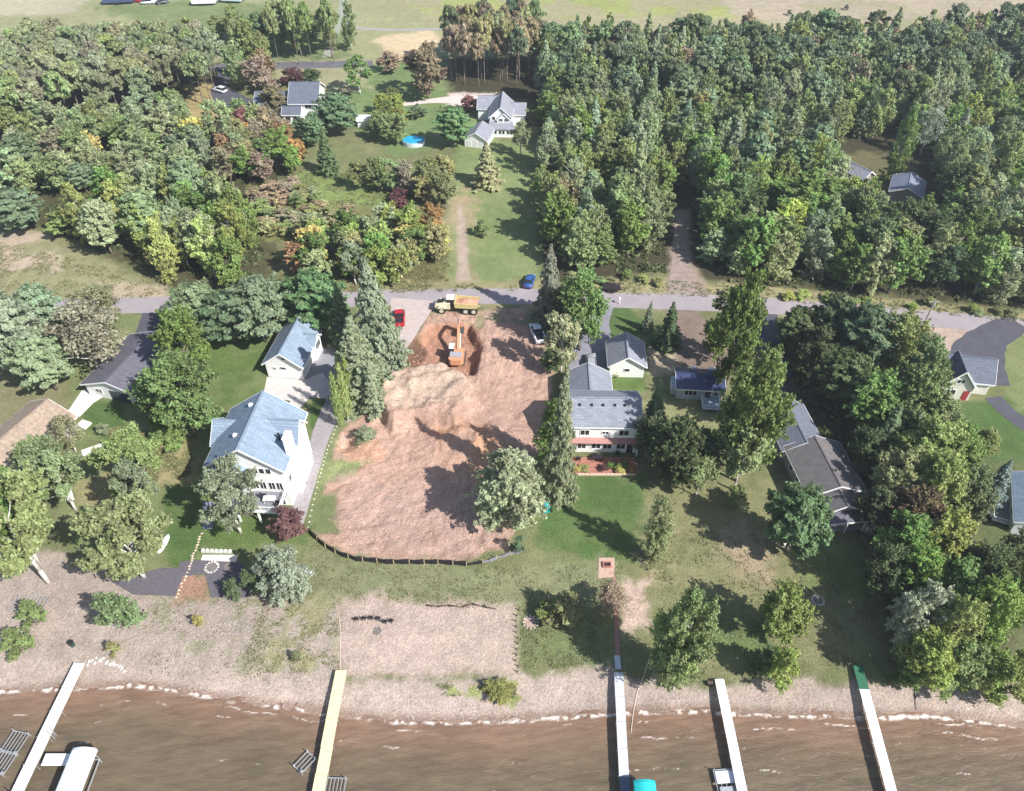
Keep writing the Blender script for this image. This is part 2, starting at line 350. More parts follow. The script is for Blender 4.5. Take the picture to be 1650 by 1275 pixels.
# far fields
paint([(-500,-60),(2200,-60),(2200,110),(-500,110)], (.26, .26, .14), 2, 6, .5)
paint([(560,-40),(2200,-60),(2200,35),(1400,60),(1150,52),(700,40)], (.29, .265, .155), 2, 5, .4)
paint([(640,-5),(1280,-10),(1200,30),(700,32)], (.27, .29, .10), 2, 4, .5, patch=(9, .45, .6))
paint([(1150,-10),(1700,-20),(1700,20),(1200,45)], (.35, .29, .21), 2, 4, .2, patch=(12, .3, .55))
paint([(-50,-20),(160,-20),(120,22),(-50,30)], (.37, .33, .23), 2, 2, .1)
paint([(600,62),(690,48),(712,60),(690,100),(640,100)], (.48, .38, .24), 1.5, 3)
paint([(150,10),(360,0),(560,30),(560,110),(400,100)], (.15, .19, .08), 2, 4, .6)
# forest floors
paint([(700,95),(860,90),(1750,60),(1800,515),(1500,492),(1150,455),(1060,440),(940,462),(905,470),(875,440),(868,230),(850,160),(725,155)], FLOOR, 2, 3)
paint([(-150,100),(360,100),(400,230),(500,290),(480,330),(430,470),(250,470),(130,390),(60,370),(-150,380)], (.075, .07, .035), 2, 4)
paint([(480,380),(560,340),(700,350),(725,460),(560,478),(470,470)], (.13, .115, .05), 2, 3, .2)
paint([(400,300),(560,275),(660,330),(600,400),(420,390)], (.16, .16, .065), 1, 4, .4)
paint([(470,275),(560,280),(640,310),(630,335),(540,330),(480,300)], (.17, .22, .07), 1, 2, .3)
paint([(575,110),(720,90),(722,235),(640,250),(560,200)], (.135, .19, .075), 1.5, 3, .5)
paint([(440,100),(560,95),(600,140),(540,150),(440,135)], (.27, .26, .15), 1.5, 3, .5)
paint([(300,135),(345,135),(362,200),(330,215),(300,190)], (.33, .26, .12), 1, 2)
paint([(-150,372),(60,368),(110,395),(200,430),(270,455),(272,485),(160,500),(60,500),(-150,520)], (.23, .22, .12), 1.2, 3, .5)
paint([(-30,375),(60,375),(110,405),(90,440),(0,430)], (.40, .32, .24), 1.5, 3, patch=(5, .4, .6))
paint([(150,450),(270,462),(268,482),(190,488)], (.38, .31, .22), 1, 1.2)
# long lawn inside the outlined parcel
paint([(735,235),(862,228),(872,470),(720,470),(728,350)], (.17, .215, .085), 1, 1.5, .7)
paint([(724,300),(765,300),(762,460),(722,462)], (.30, .25, .15), 1.5, 3, .3, patch=(6, .38, .6))
paint([(730,160),(790,160),(800,235),(735,240)], (.16, .22, .08), 1, 2, .5)
paint([(722,150),(800,150),(770,172),(722,172)], (.50, .42, .37), .6, 1)
paint([(733,474),(764,474),(756,440),(754,400),(750,360),(743,330),(738,330),(738,370),(737,430)], (.37, .29, .235), .5, .5, 0, 0)
# roadside verge
paint([(500,455),(1100,450),(1650,500),(1760,520),(1760,548),(1500,535),(1200,505),(880,492),(500,500)], (.27, .24, .13), 1, 1.5, .4)
paint([(1088,340),(1110,340),(1112,420),(1150,480),(1072,478),(1084,400)], (.27, .21, .165), 1, 1.5, .1)
paint([(1345,245),(1470,250),(1490,320),(1400,320),(1340,280)], (.13, .12, .06), 1, 2)
# yards in the middle band
paint([(100,495),(280,490),(640,490),(640,620),(560,700),(520,860),(490,900),(280,980),(100,900),(100,600)], G_MID, 1, 1.5, .6)
paint([(330,545),(440,548),(440,640),(330,665),(300,690),(290,600)], G_LAWN, .8, 1.5, .6)
paint([(130,650),(200,645),(205,690),(180,720),(140,690)], G_LUSH, .8, 1, .2)
paint([(190,690),(300,700),(320,770),(290,800),(200,760)], (.27, .235, .12), 1.5, 2, .3)
paint([(265,780),(330,780),(328,880),(300,920),(260,905)], G_LUSH, .8, 1, .3)
paint([(330,815),(500,850),(490,880),(330,885)], G_LAWN, .8, 1, .4)
paint([(500,645),(533,640),(535,690),(515,705),(497,690)], G_LUSH, .4, .4, .1)
paint([(440,645),(480,640),(478,662),(445,658)], G_LUSH, .4, .4, .1)
paint([(120,760),(180,770),(190,830),(140,840)], (.27, .235, .12), 1.5, 2, .3)
paint([(-100,540),(110,620),(100,700),(-100,760)], (.2, .19, .1), 1.5, 2, .3)
# worked building lot
paint([(590,590),(660,520),(700,495),(640,495),(612,560),(575,620),(560,680),(600,660)], (.44, .37, .33), .6, .8)
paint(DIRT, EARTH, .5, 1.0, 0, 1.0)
paint([(700,500),(765,500),(862,497),(868,520),(770,525),(700,522)], (.25, .24, .13), 1, 2, .3, .2, patch=(4, .35, .55))
paint([(600,625),(650,602),(725,595),(765,620),(745,668),(660,672),(610,672)], (.46, .345, .265), 1, 1.5, 0, .8)
paint([(655,620),(725,620),(730,655),(650,655)], (.38, .30, .22), .8, 1, 0, .5, op=.5, patch=(1.2, .45, .6))
paint([(668,545),(692,522),(762,520),(782,562),(765,606),(735,602),(700,598),(660,590)], (.36, .20, .135), .6, .8, 0, 1)
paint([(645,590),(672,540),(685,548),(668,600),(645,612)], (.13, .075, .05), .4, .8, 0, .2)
paint([(700,690),(800,690),(830,740),(780,790),(700,760)], (.47, .28, .18), 1.5, 2, 0, 1)
paint([(545,715),(610,705),(620,740),(560,752)], (.43, .26, .18), .8, 1, 0, .8)
paint([(575,690),(607,692),(600,715),(572,718)], (.2, .2, .12), .4, .6, .2, 0)
paint([(500,750),(545,735),(590,745),(560,770),(520,780)], (.2, .23, .1), .8, 1.5, .5)
paint([(497,800),(542,795),(545,858),(508,862)], G_MID, .8, 1, .4)
paint([(545,770),(820,790),(815,885),(700,900),(560,880)], (.405, .28, .23), 1.5, 2, 0, 1)
paint([(690,720),(760,700),(780,800),(700,800)], (.41, .28, .225), 2, 3, 0, .9, op=.6)
paint([(780,760),(850,810),(850,900),(900,900),(900,740),(800,740)], (.17, .18, .085), 1, 1, .4)
# lawns of the middle-right house
paint([(880,765),(1045,765),(1050,860),(1030,905),(930,905),(870,880)], G_LUSH, 1.2, 2.0, .5)
paint([(975,500),(1010,490),(1075,560),(1075,600),(1040,610),(1040,545),(980,545)], G_LUSH, .8, 1.0, .2)
paint([(980,598),(1040,600),(1045,630),(985,630)], G_LAWN, .5, .5, .2)
paint([(1045,560),(1090,570),(1100,600),(1045,615)], (.38, .31, .22), .8, 1.5, .2)
paint([(1070,500),(1120,490),(1180,560),(1210,600),(1100,600)], (.20, .15, .12), 1, 1.5, .1)
paint([(1040,640),(1180,640),(1180,700),(1060,700)], (.24, .24, .12), 1, 2, .4)
paint([(1040,770),(1280,780),(1420,860),(1430,950),(1400,1070),(1130,1080),(1130,960),(1050,930)], (.185, .185, .09), 1.5, 3, .8)
paint([(1040,850),(1250,850),(1250,960),(1060,960)], (.34, .27, .18), 2, 4, .3, patch=(8, .38, .62))
paint([(1120,950),(1240,1000),(1240,1060),(1140,1050)], (.12, .16, .06), 1.5, 2, .3)
paint([(1310,870),(1400,880),(1390,960),(1300,950)], (.16, .2, .07), 2, 3, .4)
paint([(1000,935),(1040,935),(1050,1010),(1000,1020)], (.45, .33, .27), 1, 1.5)
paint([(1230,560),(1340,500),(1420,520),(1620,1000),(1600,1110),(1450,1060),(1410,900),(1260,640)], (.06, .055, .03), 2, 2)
paint([(1540,650),(1660,640),(1680,760),(1560,745)], G_LUSH, .8, 1.2, .2)
paint([(1500,525),(1640,530),(1660,580),(1520,575)], (.42, .32, .26), .8, 1)
paint([(1590,535),(1680,535),(1700,660),(1640,660)], (.17, .2, .08), .8, 1.2, .4)
paint([(1560,740),(1700,740),(1700,960),(1580,960)], (.10, .12, .05), 1.5, 2, .3)
# bank above the beach
paint([(-150,890),(110,890),(200,930),(300,965),(420,960),(545,970),(560,1100),(-150,1130)], SANDG, 1.2, 2, 0, 0)
paint([(-150,900),(90,905),(150,970),(130,1040),(-150,1060)], (.35, .285, .24), 1.5, 2, 0, 0)
paint([(440,940),(545,950),(550,1075),(430,1085),(400,1010)], (.27, .25, .14), 1, 3, .2, patch=(2.5, .35, .6))
paint([(250,960),(440,980),(440,1080),(300,1090)], (.27, .25, .17), 1, 3, 0, patch=(1.6, .42, .62))
paint([(485,880),(560,900),(870,912),(1000,905),(1000,985),(840,985),(545,965),(480,940)], (.19, .2, .105), 1.2, 2.5, .6)
paint([(546,962),(832,975),(835,1085),(548,1090)], (.41, .32, .265), .9, 1.2, 0, 0)
paint([(600,975),(720,985),(700,1060),(580,1060)], (.43, .33, .28), 2, 4, op=.6)
paint([(838,1000),(950,990),(970,1060),(840,1070)], (.14, .165, .07), .8, 1.5, .3)
paint([(270,925),(335,925),(335,965),(285,970)], (.34, .2, .14), .8, 1.2)
paint([(-400,1072),(130,1066),(330,1075),(560,1088),(840,1088),(990,1080),(1130,1105),(1290,1095),(1450,1095),(2100,1130),(2100,1300),(-400,1300)], (.385, .31, .26), .8, 1.5, 0, 0)
paint([(-400,1090),(560,1098),(840,1105),(1290,1118),(2100,1140),(2100,1300),(-400,1300)], (.42, .335, .285), .6, 1.5, 0, 0, patch=(3, .35, .6))
paint([(700,1098),(835,1100),(830,1120),(720,1118)], (.25, .27, .1), .5, 1.5, patch=(1.2, .35, .6))
s_sh = GY - shore_y(GX)
wet = sstep(1.3, .15, s_sh + n_edge2 * .5)
for i, c in enumerate((.24, .16, .12)): gc[..., i] = gc[..., i] * (1 - wet * .8) + c * wet * .8
far_v = 1 + .35 * (fbm(GX, GY, 14, 60) - .5)
gc *= far_v[..., None]
ny, nx = GX.shape; idx = np.arange(ny * nx).reshape(ny, nx)
FQ = np.stack([idx[:-1, :-1], idx[:-1, 1:], idx[1:, 1:], idx[1:, :-1]], -1).reshape(-1, 4)
Vg = np.stack([GX, GY, GZ], -1).reshape(-1, 3)
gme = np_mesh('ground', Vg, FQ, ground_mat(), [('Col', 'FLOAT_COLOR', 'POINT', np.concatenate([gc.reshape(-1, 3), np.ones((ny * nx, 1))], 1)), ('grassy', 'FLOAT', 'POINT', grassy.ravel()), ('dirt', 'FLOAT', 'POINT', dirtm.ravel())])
gme.shade_smooth()
go = bpy.data.objects.new('ground', gme); COL.objects.link(go); tag(go, kind='structure')

# water sheet
def water():
    xs = np.concatenate([[-3000, -400, -150], np.linspace(-80, 80, 900), [150, 400, 3000]])
    ys = np.concatenate([[-3000, -300, -20, 10, 22], np.linspace(26, 56, 230)])
    X, Y = np.meshgrid(xs, ys); s = Y - shore_y(X)
    n1 = fbm(X, Y, 5, 70); n2 = fbm(X + 30, Y * 2.2 + X * .3, 1.6, 71)
    ph = Y * 2.9 + X * .42 + 5 * fbm(X, Y, 7, 72)
    z = WATER_Z + .035 * np.sin(ph) * n1 * n2 + .07 * (n2 - .5) + .012 * np.sin(Y * 6.1 - X * 1.1 + 6 * n1)
    z[s > .5] -= 0.0
    g = fbm(X, Y * 2.5, 2.6, 74); g2 = fbm(X, Y * 1.5, .8, 75)
    right = .35 + .65 * sstep(-10, 45, X)
    foam = sstep(.42, .0, np.abs(s + .1 + .5 * (g2 - .5))) * sstep(.2, .5, g) * .85
    for k, (s0, wd, th) in enumerate(((-1.0, .16, .58), (-1.9, .14, .63), (-3.2, .13, .67), (-4.6, .1, .70), (-6.6, .09, .72))):
        gg = fbm(X + 13 * k, Y, 3.2, 80 + k, 3); wv = 1.4 * (fbm(X, Y * 0 + k, 6, 90 + k) - .5) + .5 * (fbm(X, Y * 0, 1.1, 95 + k) - .5)
        foam = np.maximum(foam, .8 * sstep(wd * .7, 0, np.abs(s - s0 + wv + .25 * (g2 - .5))) * sstep(th - .05 * right, th + .06, gg) * (.5 + .5 * right))
    foam = np.clip(foam * sstep(.36, .6, fbm(X, Y, .45, 77, 3)) * 1.25, 0, 1)
    shoal = np.clip(sstep(-6.5, -.5, s + 1.5 * (n1 - .5) * 2), 0, 1)
    V = np.stack([X, Y, z], -1).reshape(-1, 3); i = np.arange(X.size).reshape(X.shape)
    Q = np.stack([i[:-1, :-1], i[:-1, 1:], i[1:, 1:], i[1:, :-1]], -1).reshape(-1, 4)
    keep = (s[:-1, :-1].ravel() < 1.5); Q = Q[keep]
    me = np_mesh('lake_water', V, Q, water_mat(), [('foam', 'FLOAT', 'POINT', foam.ravel()), ('shoal', 'FLOAT', 'POINT', shoal.ravel())]); me.shade_smooth()
    o = bpy.data.objects.new('lake_water', me); COL.objects.link(o); tag(o, kind='structure')
water()

# roads, drives, patios
def ribbon(name, px, width, m, dz=.012, label=None):
    P = WA(px); seg = [0] + list(np.cumsum(np.hypot(*np.diff(P, axis=0).T))); n = max(2, int(seg[-1] / 1.5)); ss = np.linspace(0, seg[-1], n)
    cx = np.interp(ss, seg, P[:, 0]); cy = np.interp(ss, seg, P[:, 1])
    for _ in range(3): cx[1:-1] = (cx[:-2] + cx[1:-1] * 2 + cx[2:]) / 4; cy[1:-1] = (cy[:-2] + cy[1:-1] * 2 + cy[2:]) / 4
    wd = np.interp(ss, np.linspace(0, seg[-1], len(width)), width) if hasattr(width, '__len__') else np.full(n, width)
    tx, ty = np.gradient(cx), np.gradient(cy); L = np.hypot(tx, ty); nx_, ny_ = -ty / L, tx / L
    b = MB(); K = 6; jl = (np.array([random.random() for _ in range(n)]) - .5) * .25
    for i in range(n):
        for k in range(K + 1):
            u = k / K - .5; w = wd[i] * (1 + (jl[i] if k in (0, K) else 0) * .4); b.v.append((cx[i] + nx_[i] * u * w, cy[i] + ny_[i] * u * w, 0))
    A = np.array(b.v); zz = Hz(A[:, 0], A[:, 1]) + dz; b.v = [(p[0], p[1], z) for p, z in zip(A, zz)]
    b.f = [(i * (K + 1) + k, i * (K + 1) + k + 1, (i + 1) * (K + 1) + k + 1, (i + 1) * (K + 1) + k) for i in range(n - 1) for k in range(K)]
    o = b.build(name, m); tag(o, kind='structure'); return o, cx, cy
def sheet(name, px, m, z=.02):
    P = WA(px); b = MB(); zz = float(np.max(Hz(P[:, 0], P[:, 1]))) if z >= 0 else 0
    b.slab([(p[0], p[1], zz + z) for p in P][::-1], .12); o = b.build(name, m); tag(o, kind='structure'); return o
road, rx, ry = ribbon('road', [(-300,505),(0,497),(180,493),(400,488),(640,479),(760,477),(860,478),(1000,484),(1200,490),(1400,505),(1650,527),(1950,560)], 5.0, ROADM, .02)
ribbon('side_road', [(330,110),(440,106),(545,104),(600,103)], 5.0, mat('dark_road', (.12, .115, .13), .9, .15, .5), .02)
ribbon('far_road', [(528,92),(536,60),(552,22),(557,-20)], 3, mat('far_grey_road', (.27, .28, .22), .9, .1, .4), .02)
ribbon('field_track', [(552,32),(575,46),(640,49),(715,47)], 2.2, WOODGREY, .028)
ribbon('lot_driveway', [(668,483),(655,520),(628,570),(600,620),(570,665)], [9, 6, 5.0, 5, 4], mat('lot_drive', (.42, .35, .32), .95, .15, 1.0, .4, 9), .06)
ribbon('wood_track', [(1105,475),(1098,435),(1096,390),(1100,345)], [7, 3.6, 3, 2.6], mat('wood_track', (.27, .21, .18), .95, .25, 1.0), .016)
ribbon('neighbour_driveway', [(978,478),(966,520),(955,570),(945,600)], [4, 3.2, 6.5, 6.5], mat('worn_asphalt', (.21, .205, .235), .9, .12, .6), .016)
ribbon('shaded_driveway', [(1230,505),(1240,560),(1260,620),(1290,680)], [5, 4, 4.5, 5], ASPHALT, .016)
ribbon('house_driveway', [(1640,520),(1590,545),(1570,580),(1590,620)], [5, 6, 9, 8], ASPHALT, .03)
ribbon('garden_path', [(1600,640),(1625,670),(1660,690)], 3, ASPHALT, .024)
ribbon('left_driveway', [(250,492),(243,520),(225,560),(200,620)], [4, 4, 4, 4], ASPHALT, .016)
ribbon('side_path', [(553,630),(520,690),(503,750),(485,815),(475,850)], [4.5, 3.2, 2.6, 2.4, 2.2], mat('grey_gravel_path', (.30, .27, .275), .95, .2, 2, .4, 12), .02)
ribbon('back_drive', [(365,115),(352,145),(375,165),(410,172)], [4, 4, 8, 7], ASPHALT, .02)
ribbon('gravel_turnaround', [(640,170),(700,162),(760,160),(790,165)], [2, 2.5, 6, 6], mat('pale_gravel', (.55, .47, .43), .95, .1, 1), .02)
sheet('garage_apron', [(430,608),(493,612),(520,600),(548,640),(537,644),(500,640),(478,664),(462,660),(468,646),(424,640)], CONCRETE, .03)
sheet('garage_side_yard', [(493,610),(512,560),(545,560),(548,600),(545,640),(520,630)], mat('side_asphalt', (.24, .235, .26), .9, .12, .6), .024)
sheet('front_walk', [(108,665),(133,628),(160,628),(165,640),(150,650),(128,672)], CONCRETE_W, .03)
sheet('brick_patio', [(918,737),(1022,737),(1030,757),(1024,765),(921,764)], BRICKRED, .05)
sheet('brick_pad', [(965,899),(990,899),(990,930),(964,932)], mat('pink_brick_pad', (.46, .31, .25), .9, .12, 4), .04)
ribbon('brick_path', [(990,930),(993,1000),(996,1062)], .55, mat('old_brick_path', (.3, .16, .13), .9, .2, 5), .05)
sheet('dark_gravel_pad', [(290,905),(330,902),(385,905),(420,935),(400,963),(340,962),(330,925),(285,930)], SLAG, .02)
sheet('dark_gravel_bed', [(175,935),(262,915),(300,915),(282,960),(215,958)], SLAG, .02)
sheet('slate_ramp', [(328,810),(345,810),(343,853),(327,853)], mat('blue_slate_ramp', (.2, .23, .3), .8, .1, 2), .15)
sheet('white_slab', [(327,895),(384,895),(380,906),(324,903)], CONCRETE_W, .12)

# ---------------------------------------------------------------- BUILDINGS
# local frame of a house: u = x (left to right along the front), v = y (away from the lake), z up
def wall_prism(u0, u1, v0, v1, ze, zr, axis, z0=-.3):
    b = MB(); z1 = ze
    if axis == 'v':
        um = (u0 + u1) / 2; pr = [(u0, z0), (u1, z0), (u1, z1), (um, zr), (u0, z1)]
        return b.prism([(u, v0, z) for u, z in pr], [(u, v1, z) for u, z in pr])
    vm = (v0 + v1) / 2; pr = [(v0, z0), (v1, z0), (v1, z1), (vm, zr), (v0, z1)]
    return b.prism([(u0, v, z) for v, z in pr], [(u1, v, z) for v, z in pr])
def gable(par, u0, u1, v0, v1, ze, zr, axis, wm, rm, ov=.45, base=-.3, trim=True, th=.16):
    w = wall_prism(u0, u1, v0, v1, ze - .02, zr - .02, axis, base).build('wall', wm, par)
    r = MB(); t = MB()
    if axis == 'v':
        um = (u0 + u1) / 2; sl = (zr - ze) / (um - u0); zd = ze - sl * ov
        for sgn, ue in ((-1, u0 - ov), (1, u1 + ov)):
            pts = [(ue, v0 - ov, zd + th), (um, v0 - ov, zr + th), (um, v1 + ov, zr + th), (ue, v1 + ov, zd + th)]
            r.slab(pts if sgn < 0 else pts[::-1], th)
            for vv in (v0 - ov - .03, v1 + ov + .03): t.bar((ue, vv, zd + th / 2 - .03), (um, vv, zr + th / 2 - .03), .05, .24)
            t.bar((ue + sgn * .03, v0 - ov, zd + .02), (ue + sgn * .03, v1 + ov, zd + .02), .08, .18)
        r.bar((um, v0 - ov, zr + th), (um, v1 + ov, zr + th), .3, .05)
    else:
        vm = (v0 + v1) / 2; sl = (zr - ze) / (vm - v0); zd = ze - sl * ov
        for sgn, ve in ((-1, v0 - ov), (1, v1 + ov)):
            pts = [(u0 - ov, ve, zd + th), (u1 + ov, ve, zd + th), (u1 + ov, vm, zr + th), (u0 - ov, vm, zr + th)]
            r.slab(pts if sgn < 0 else pts[::-1], th)
            for uu in (u0 - ov - .03, u1 + ov + .03): t.bar((uu, ve, zd + th / 2 - .03), (uu, vm, zr + th / 2 - .03), .05, .24)
            t.bar((u0 - ov, ve + sgn * .03, zd + .02), (u1 + ov, ve + sgn * .03, zd + .02), .08, .18)
        r.bar((u0 - ov, vm, zr + th), (u1 + ov, vm, zr + th), .3, .05)
    ro = r.build('roof', rm, par)
    if trim: t.build('fascia', TRIM, ro)
    return w, ro
def window(par, face, a, z, w, h, at, panes=1, name='window', frame=None):
    """face F (-v) B (+v) L (-u) R (+u); a centre along the wall, at the wall plane"""
    d = -1 if face in 'FL' else 1; f = MB(); p = MB(); t = .09
    def bx(mb, a0, a1, d0, d1, z0, z1):
        lo, hi = sorted((at + d * d0, at + d * d1))
        if face in 'FB': mb.box(a0, a1, lo, hi, z0, z1)
        else: mb.box(lo, hi, a0, a1, z0, z1)
    a0, a1, z0, z1 = a - w / 2, a + w / 2, z - h / 2, z + h / 2
    for q in ((a0 - t, a1 + t, z1, z1 + t), (a0 - t, a1 + t, z0 - t, z0), (a0 - t, a0, z0, z1), (a1, a1 + t, z0, z1)): bx(f, q[0], q[1], -.02, .07, q[2], q[3])
    for k in range(1, panes): c = a0 + w * k / panes; bx(f, c - .035, c + .035, -.02, .05, z0, z1)
    bx(p, a0, a1, -.02, .025, z0, z1)
    fo = f.build(name, frame or TRIM, par); p.build('pane', GLASS, fo); return fo
def door(par, face, a, w, h, at, m, name='door', z0=0.0):
    d = -1 if face in 'FL' else 1; b = MB(); lo, hi = sorted((at - .02 * d, at + .06 * d))
    if face in 'FB': b.box(a - w / 2, a + w / 2, lo, hi, z0, z0 + h)
    else: b.box(lo, hi, a - w / 2, a + w / 2, z0, z0 + h)
    return b.build(name, m, par)
def railing(par, pts, z, h=.95, name='railing', m=None, sp=.16, zb=None):
    b = MB()
    for (x0, y0), (x1, y1) in zip(pts[:-1], pts[1:]):
        b.bar((x0, y0, z + h), (x1, y1, z + h), .07, .06); b.bar((x0, y0, z + .12), (x1, y1, z + .12), .05, .05)
        L = math.hypot(x1 - x0, y1 - y0); n = max(2, int(L / sp))
        for i in range(n + 1):
            t = i / n; x, y = x0 + (x1 - x0) * t, y0 + (y1 - y0) * t; w = .1 if i % 8 == 0 or i == n else .035
            b.box(x - w / 2, x + w / 2, y - w / 2, y + w / 2, z, z + h)
    return b.build(name, m or TRIM, par)

# --- tall white lake house
H1 = empty('lake_house', (-42.25, 72.5, 0), R(-4.5), 'tall white three-storey house with blue-grey roof and deck, left of the dirt lot', 'house')
gable(H1, 0, 10.5, 0, 10.6, 8.2, 11.9, 'v', SIDING_WHITE, SHINGLE_BLUE, .55)
gable(H1, -.9, 3.0, 4.6, 9.4, 7.5, 9.6, 'u', SIDING_WHITE, SHINGLE_BLUE, .5)
wr, rr = gable(H1, 7.4, 11.3, 4.6, 8.6, 8.5, 10.9, 'u', SIDING_WHITE, SHINGLE_BLUE, .35)
gable(H1, 0.6, 5.2, -0.9, .2, 7.7, 9.4, 'v', SIDING_WHITE, SHINGLE_BLUE, .4)
b = MB(); b.box(10.5, 11.35, 2.4, 4.0, -.2, 11.3); ch = b.build('chimney', SIDING_WHITE, H1); MB().box(10.42, 11.43, 2.32, 4.08, 11.3, 11.45).build('chimney_cap', TRIM, ch)
MB().tube((9.2, 4.2, 9), (9.2, 4.2, 10.6), .18).build('vent_pipe', BLACK, H1)
for u, v in ((3.6, 3.0), (4.0, 8.8)): MB().box(u - .25, u + .25, v - .25, v + .25, 8.2 + u * .7 + .1, 8.2 + u * .7 + .5).build('roof_vent', TRIM, H1)
for a in (6.5, 7.45, 8.4): window(H1, 'F', a, 7.3, .72, 1.0, 0)
for a in (2.2, 3.3): window(H1, 'F', a, 6.9, .8, 1.3, -.9)
for a in (5.9, 7.0, 8.3, 9.4): window(H1, 'F', a, 4.2, .85, 1.5, 0, 2)
for a in (1.5, 3.2): window(H1, 'F', a, 4.1, 1.2, 1.6, -.9, 2)
for a in (6.2, 8.6): window(H1, 'F', a, 1.2, 1.9, 2.0, 0, 2)
for a in (1.5, 9.0): window(H1, 'R', a, 4.4, .9, 1.2, 10.5)
window(H1, 'L', 7.0, 4.4, 1.0, 1.3, -.9)
dk = MB(); dk.box(3.6, 10.2, -3.6, -.02, 2.7, 2.9); dk.build('deck', mat('dark_grey_decking', (.2, .21, .23), .8, .15, 3, rows=('X', .15, .35, .2)), H1)
for u in (3.9, 6.9, 9.9): MB().box(u - .12, u + .12, -3.5, -3.26, -.2, 2.7).build('deck_post', TRIM, H1)
railing(H1, [(3.65, -.1), (3.65, -3.55), (10.15, -3.55), (10.15, -.1)], 2.9)
MB().box(3.6, 10.2, -3.68, -3.6, 2.6, 2.95).build('deck_fascia', TRIM, H1)
def table_set(loc, label, m=TRIM):
    t = empty('patio_table', loc, 0, label, 'table'); MB().box(-.85, .85, -.45, .45, .70, .75).build('tabletop', m, t)
    for x in (-.7, .7):
        for y in (-.35, .35): MB().box(x - .03, x + .03, y - .03, y + .03, 0, .70).build('leg', m, t)
    return t
def local(o, u, v, z):
    c, s = math.cos(o.rotation_euler.z), math.sin(o.rotation_euler.z); return (o.location.x + u * c - v * s, o.location.y + u * s + v * c, o.location.z + z)
table_set(local(H1, 8.3, -1.8, 2.9), 'white rectangular table on the deck of the tall white lake house')
def chair(loc, rz, label, m=BLACK, group=None, cat='chair', name='patio_chair'):
    c = empty(name, loc, rz, label, cat, group)
    MB().box(-.3, .3, -.3, .3, .38, .44).build('seat', m, c); MB().prism([(-.3, .24, .44), (.3, .24, .44), (.3, .3, .44), (-.3, .3, .44)], [(-.26, .42, 1.0), (.26, .42, 1.0), (.26, .47, 1.0), (-.26, .47, 1.0)]).build('backrest', m, c)
    for x in (-.26, .26):
        for y in (-.26, .26): MB().box(x - .035, x + .035, y - .035, y + .035, 0, .38).build('leg', m, c)
        MB().box(x - .06, x + .06, -.34, .3, .58, .62).build('armrest', m, c)
    return c
for k, (u, v, rz) in enumerate(((7.2, -1.2, 90), (9.5, -2.3, -90), (5.2, -1.0, 20))):
    chair(local(H1, u, v, 2.9), R(rz), ['dark chair left of the white table on the lake house deck', 'dark chair at the right end of the white deck table', 'dark chair standing alone near the wall on the lake house deck'][k])

# --- its garage
G1 = empty('detached_garage', (-41.55, 99.5, 0), R(-8), 'white detached garage with blue-grey roof and a concrete apron in front', 'garage')
gable(G1, 0, 6.3, 0, 9.3, 3.3, 5.7, 'v', SIDING_WHITE, SHINGLE_BLUE, .45)
gable(G1, 4.9, 6.9, 5.2, 8.2, 3.4, 4.6, 'u', SIDING_WHITE, SHINGLE_BLUE, .25)
window(G1, 'R', 6.7, 2.5, 1.9, 1.3, 6.9, 3)
window(G1, 'F', 3.0, 2.3, 1.0, .5, 0); window(G1, 'F', 1.5, 2.1, .4, .5, 0); window(G1, 'F', 3.5, 4.5, .7, .5, 0)
door(G1, 'F', 4.2, 3.4, .28, 0, CONCRETE, 'threshold')
door(G1, 'R', 2.2, 1.0, 2.1, 6.3, TRIM)

# --- grey-roofed house with brick patio
H2 = empty('brick_patio_house', (9.0, 82.2, 0), R(-1), 'white two-storey house with plain grey roof and red brick patio facing the lake', 'house')
gable(H2, 0, 10.2, 0, 7.5, 5.8, 7.9, 'u', SIDING_WHITE, SHINGLE_GREY, .32)
gable(H2, -.1, 6.7, 7.52, 14.8, 3.1, 5.0, 'v', SIDING_WHITE, SHINGLE_GREY, .4)
for k, u in enumerate((1.2, 3.0, 4.7, 6.5, 8.0)): MB().box(u - .16, u + .16, 2.55, 2.85, 7.35, 7.72).build('roof_vent', BLACK, H2)
for a, w, n in ((2.0, 1.3, 2), (5.1, .9, 2), (7.9, 1.4, 2)): window(H2, 'F', a, 4.35, w, 1.0 if w > 1 else .5, 0, n)
for a, w in ((1.7, 1.2), (3.9, 1.3), (5.6, 1.3), (7.7, 1.3)): window(H2, 'F', a, 1.5, w, 1.25, 0, 2)
r = MB(); r.slab([(-.25, -.85, 2.85), (10.4, -.85, 2.85), (10.4, .0, 3.25), (-.25, .0, 3.25)], .14); r.build('porch_roof', ROOFRED, H2)
for u in (0, 10.15): MB().box(u - .08, u + .08, -.8, -.66, 0, 2.75).build('porch_post', TRIM, H2)
for v in (2.0, 5.0): window(H2, 'R', v, 4.4, .9, 1.1, 10.2)
door(H2, 'F', 9.1, .95, 2.05, 0, BLACK); 
def planter_wall(label, loc, n, m):
    p = empty('garden_edging', loc, 0, label, 'edging')
    for k in range(n): MB().box(k * .62, k * .62 + .58, 0, .28, -.05, .26 + .02 * (k % 3)).build('block', m, p)
    return p
x0, y0 = W(924, 767); planter_wall('low row of pale blocks along the lawn side of the brick patio', (x0, y0, 0), 15, mat('peach_block', (.56, .42, .33), .85, .15, 3))
x0, y0 = W(945, 752)
chair((W(932, 742)[0], W(932, 742)[1], .05), R(160), 'dark patio chair on the left end of the brick patio')
chair((W(958, 736)[0], W(958, 736)[1], .05), R(200), 'dark patio chair near the middle of the brick patio wall')
chair((W(995, 733)[0], W(995, 733)[1], .05), R(170), 'dark patio chair below the right windows of the brick patio house')
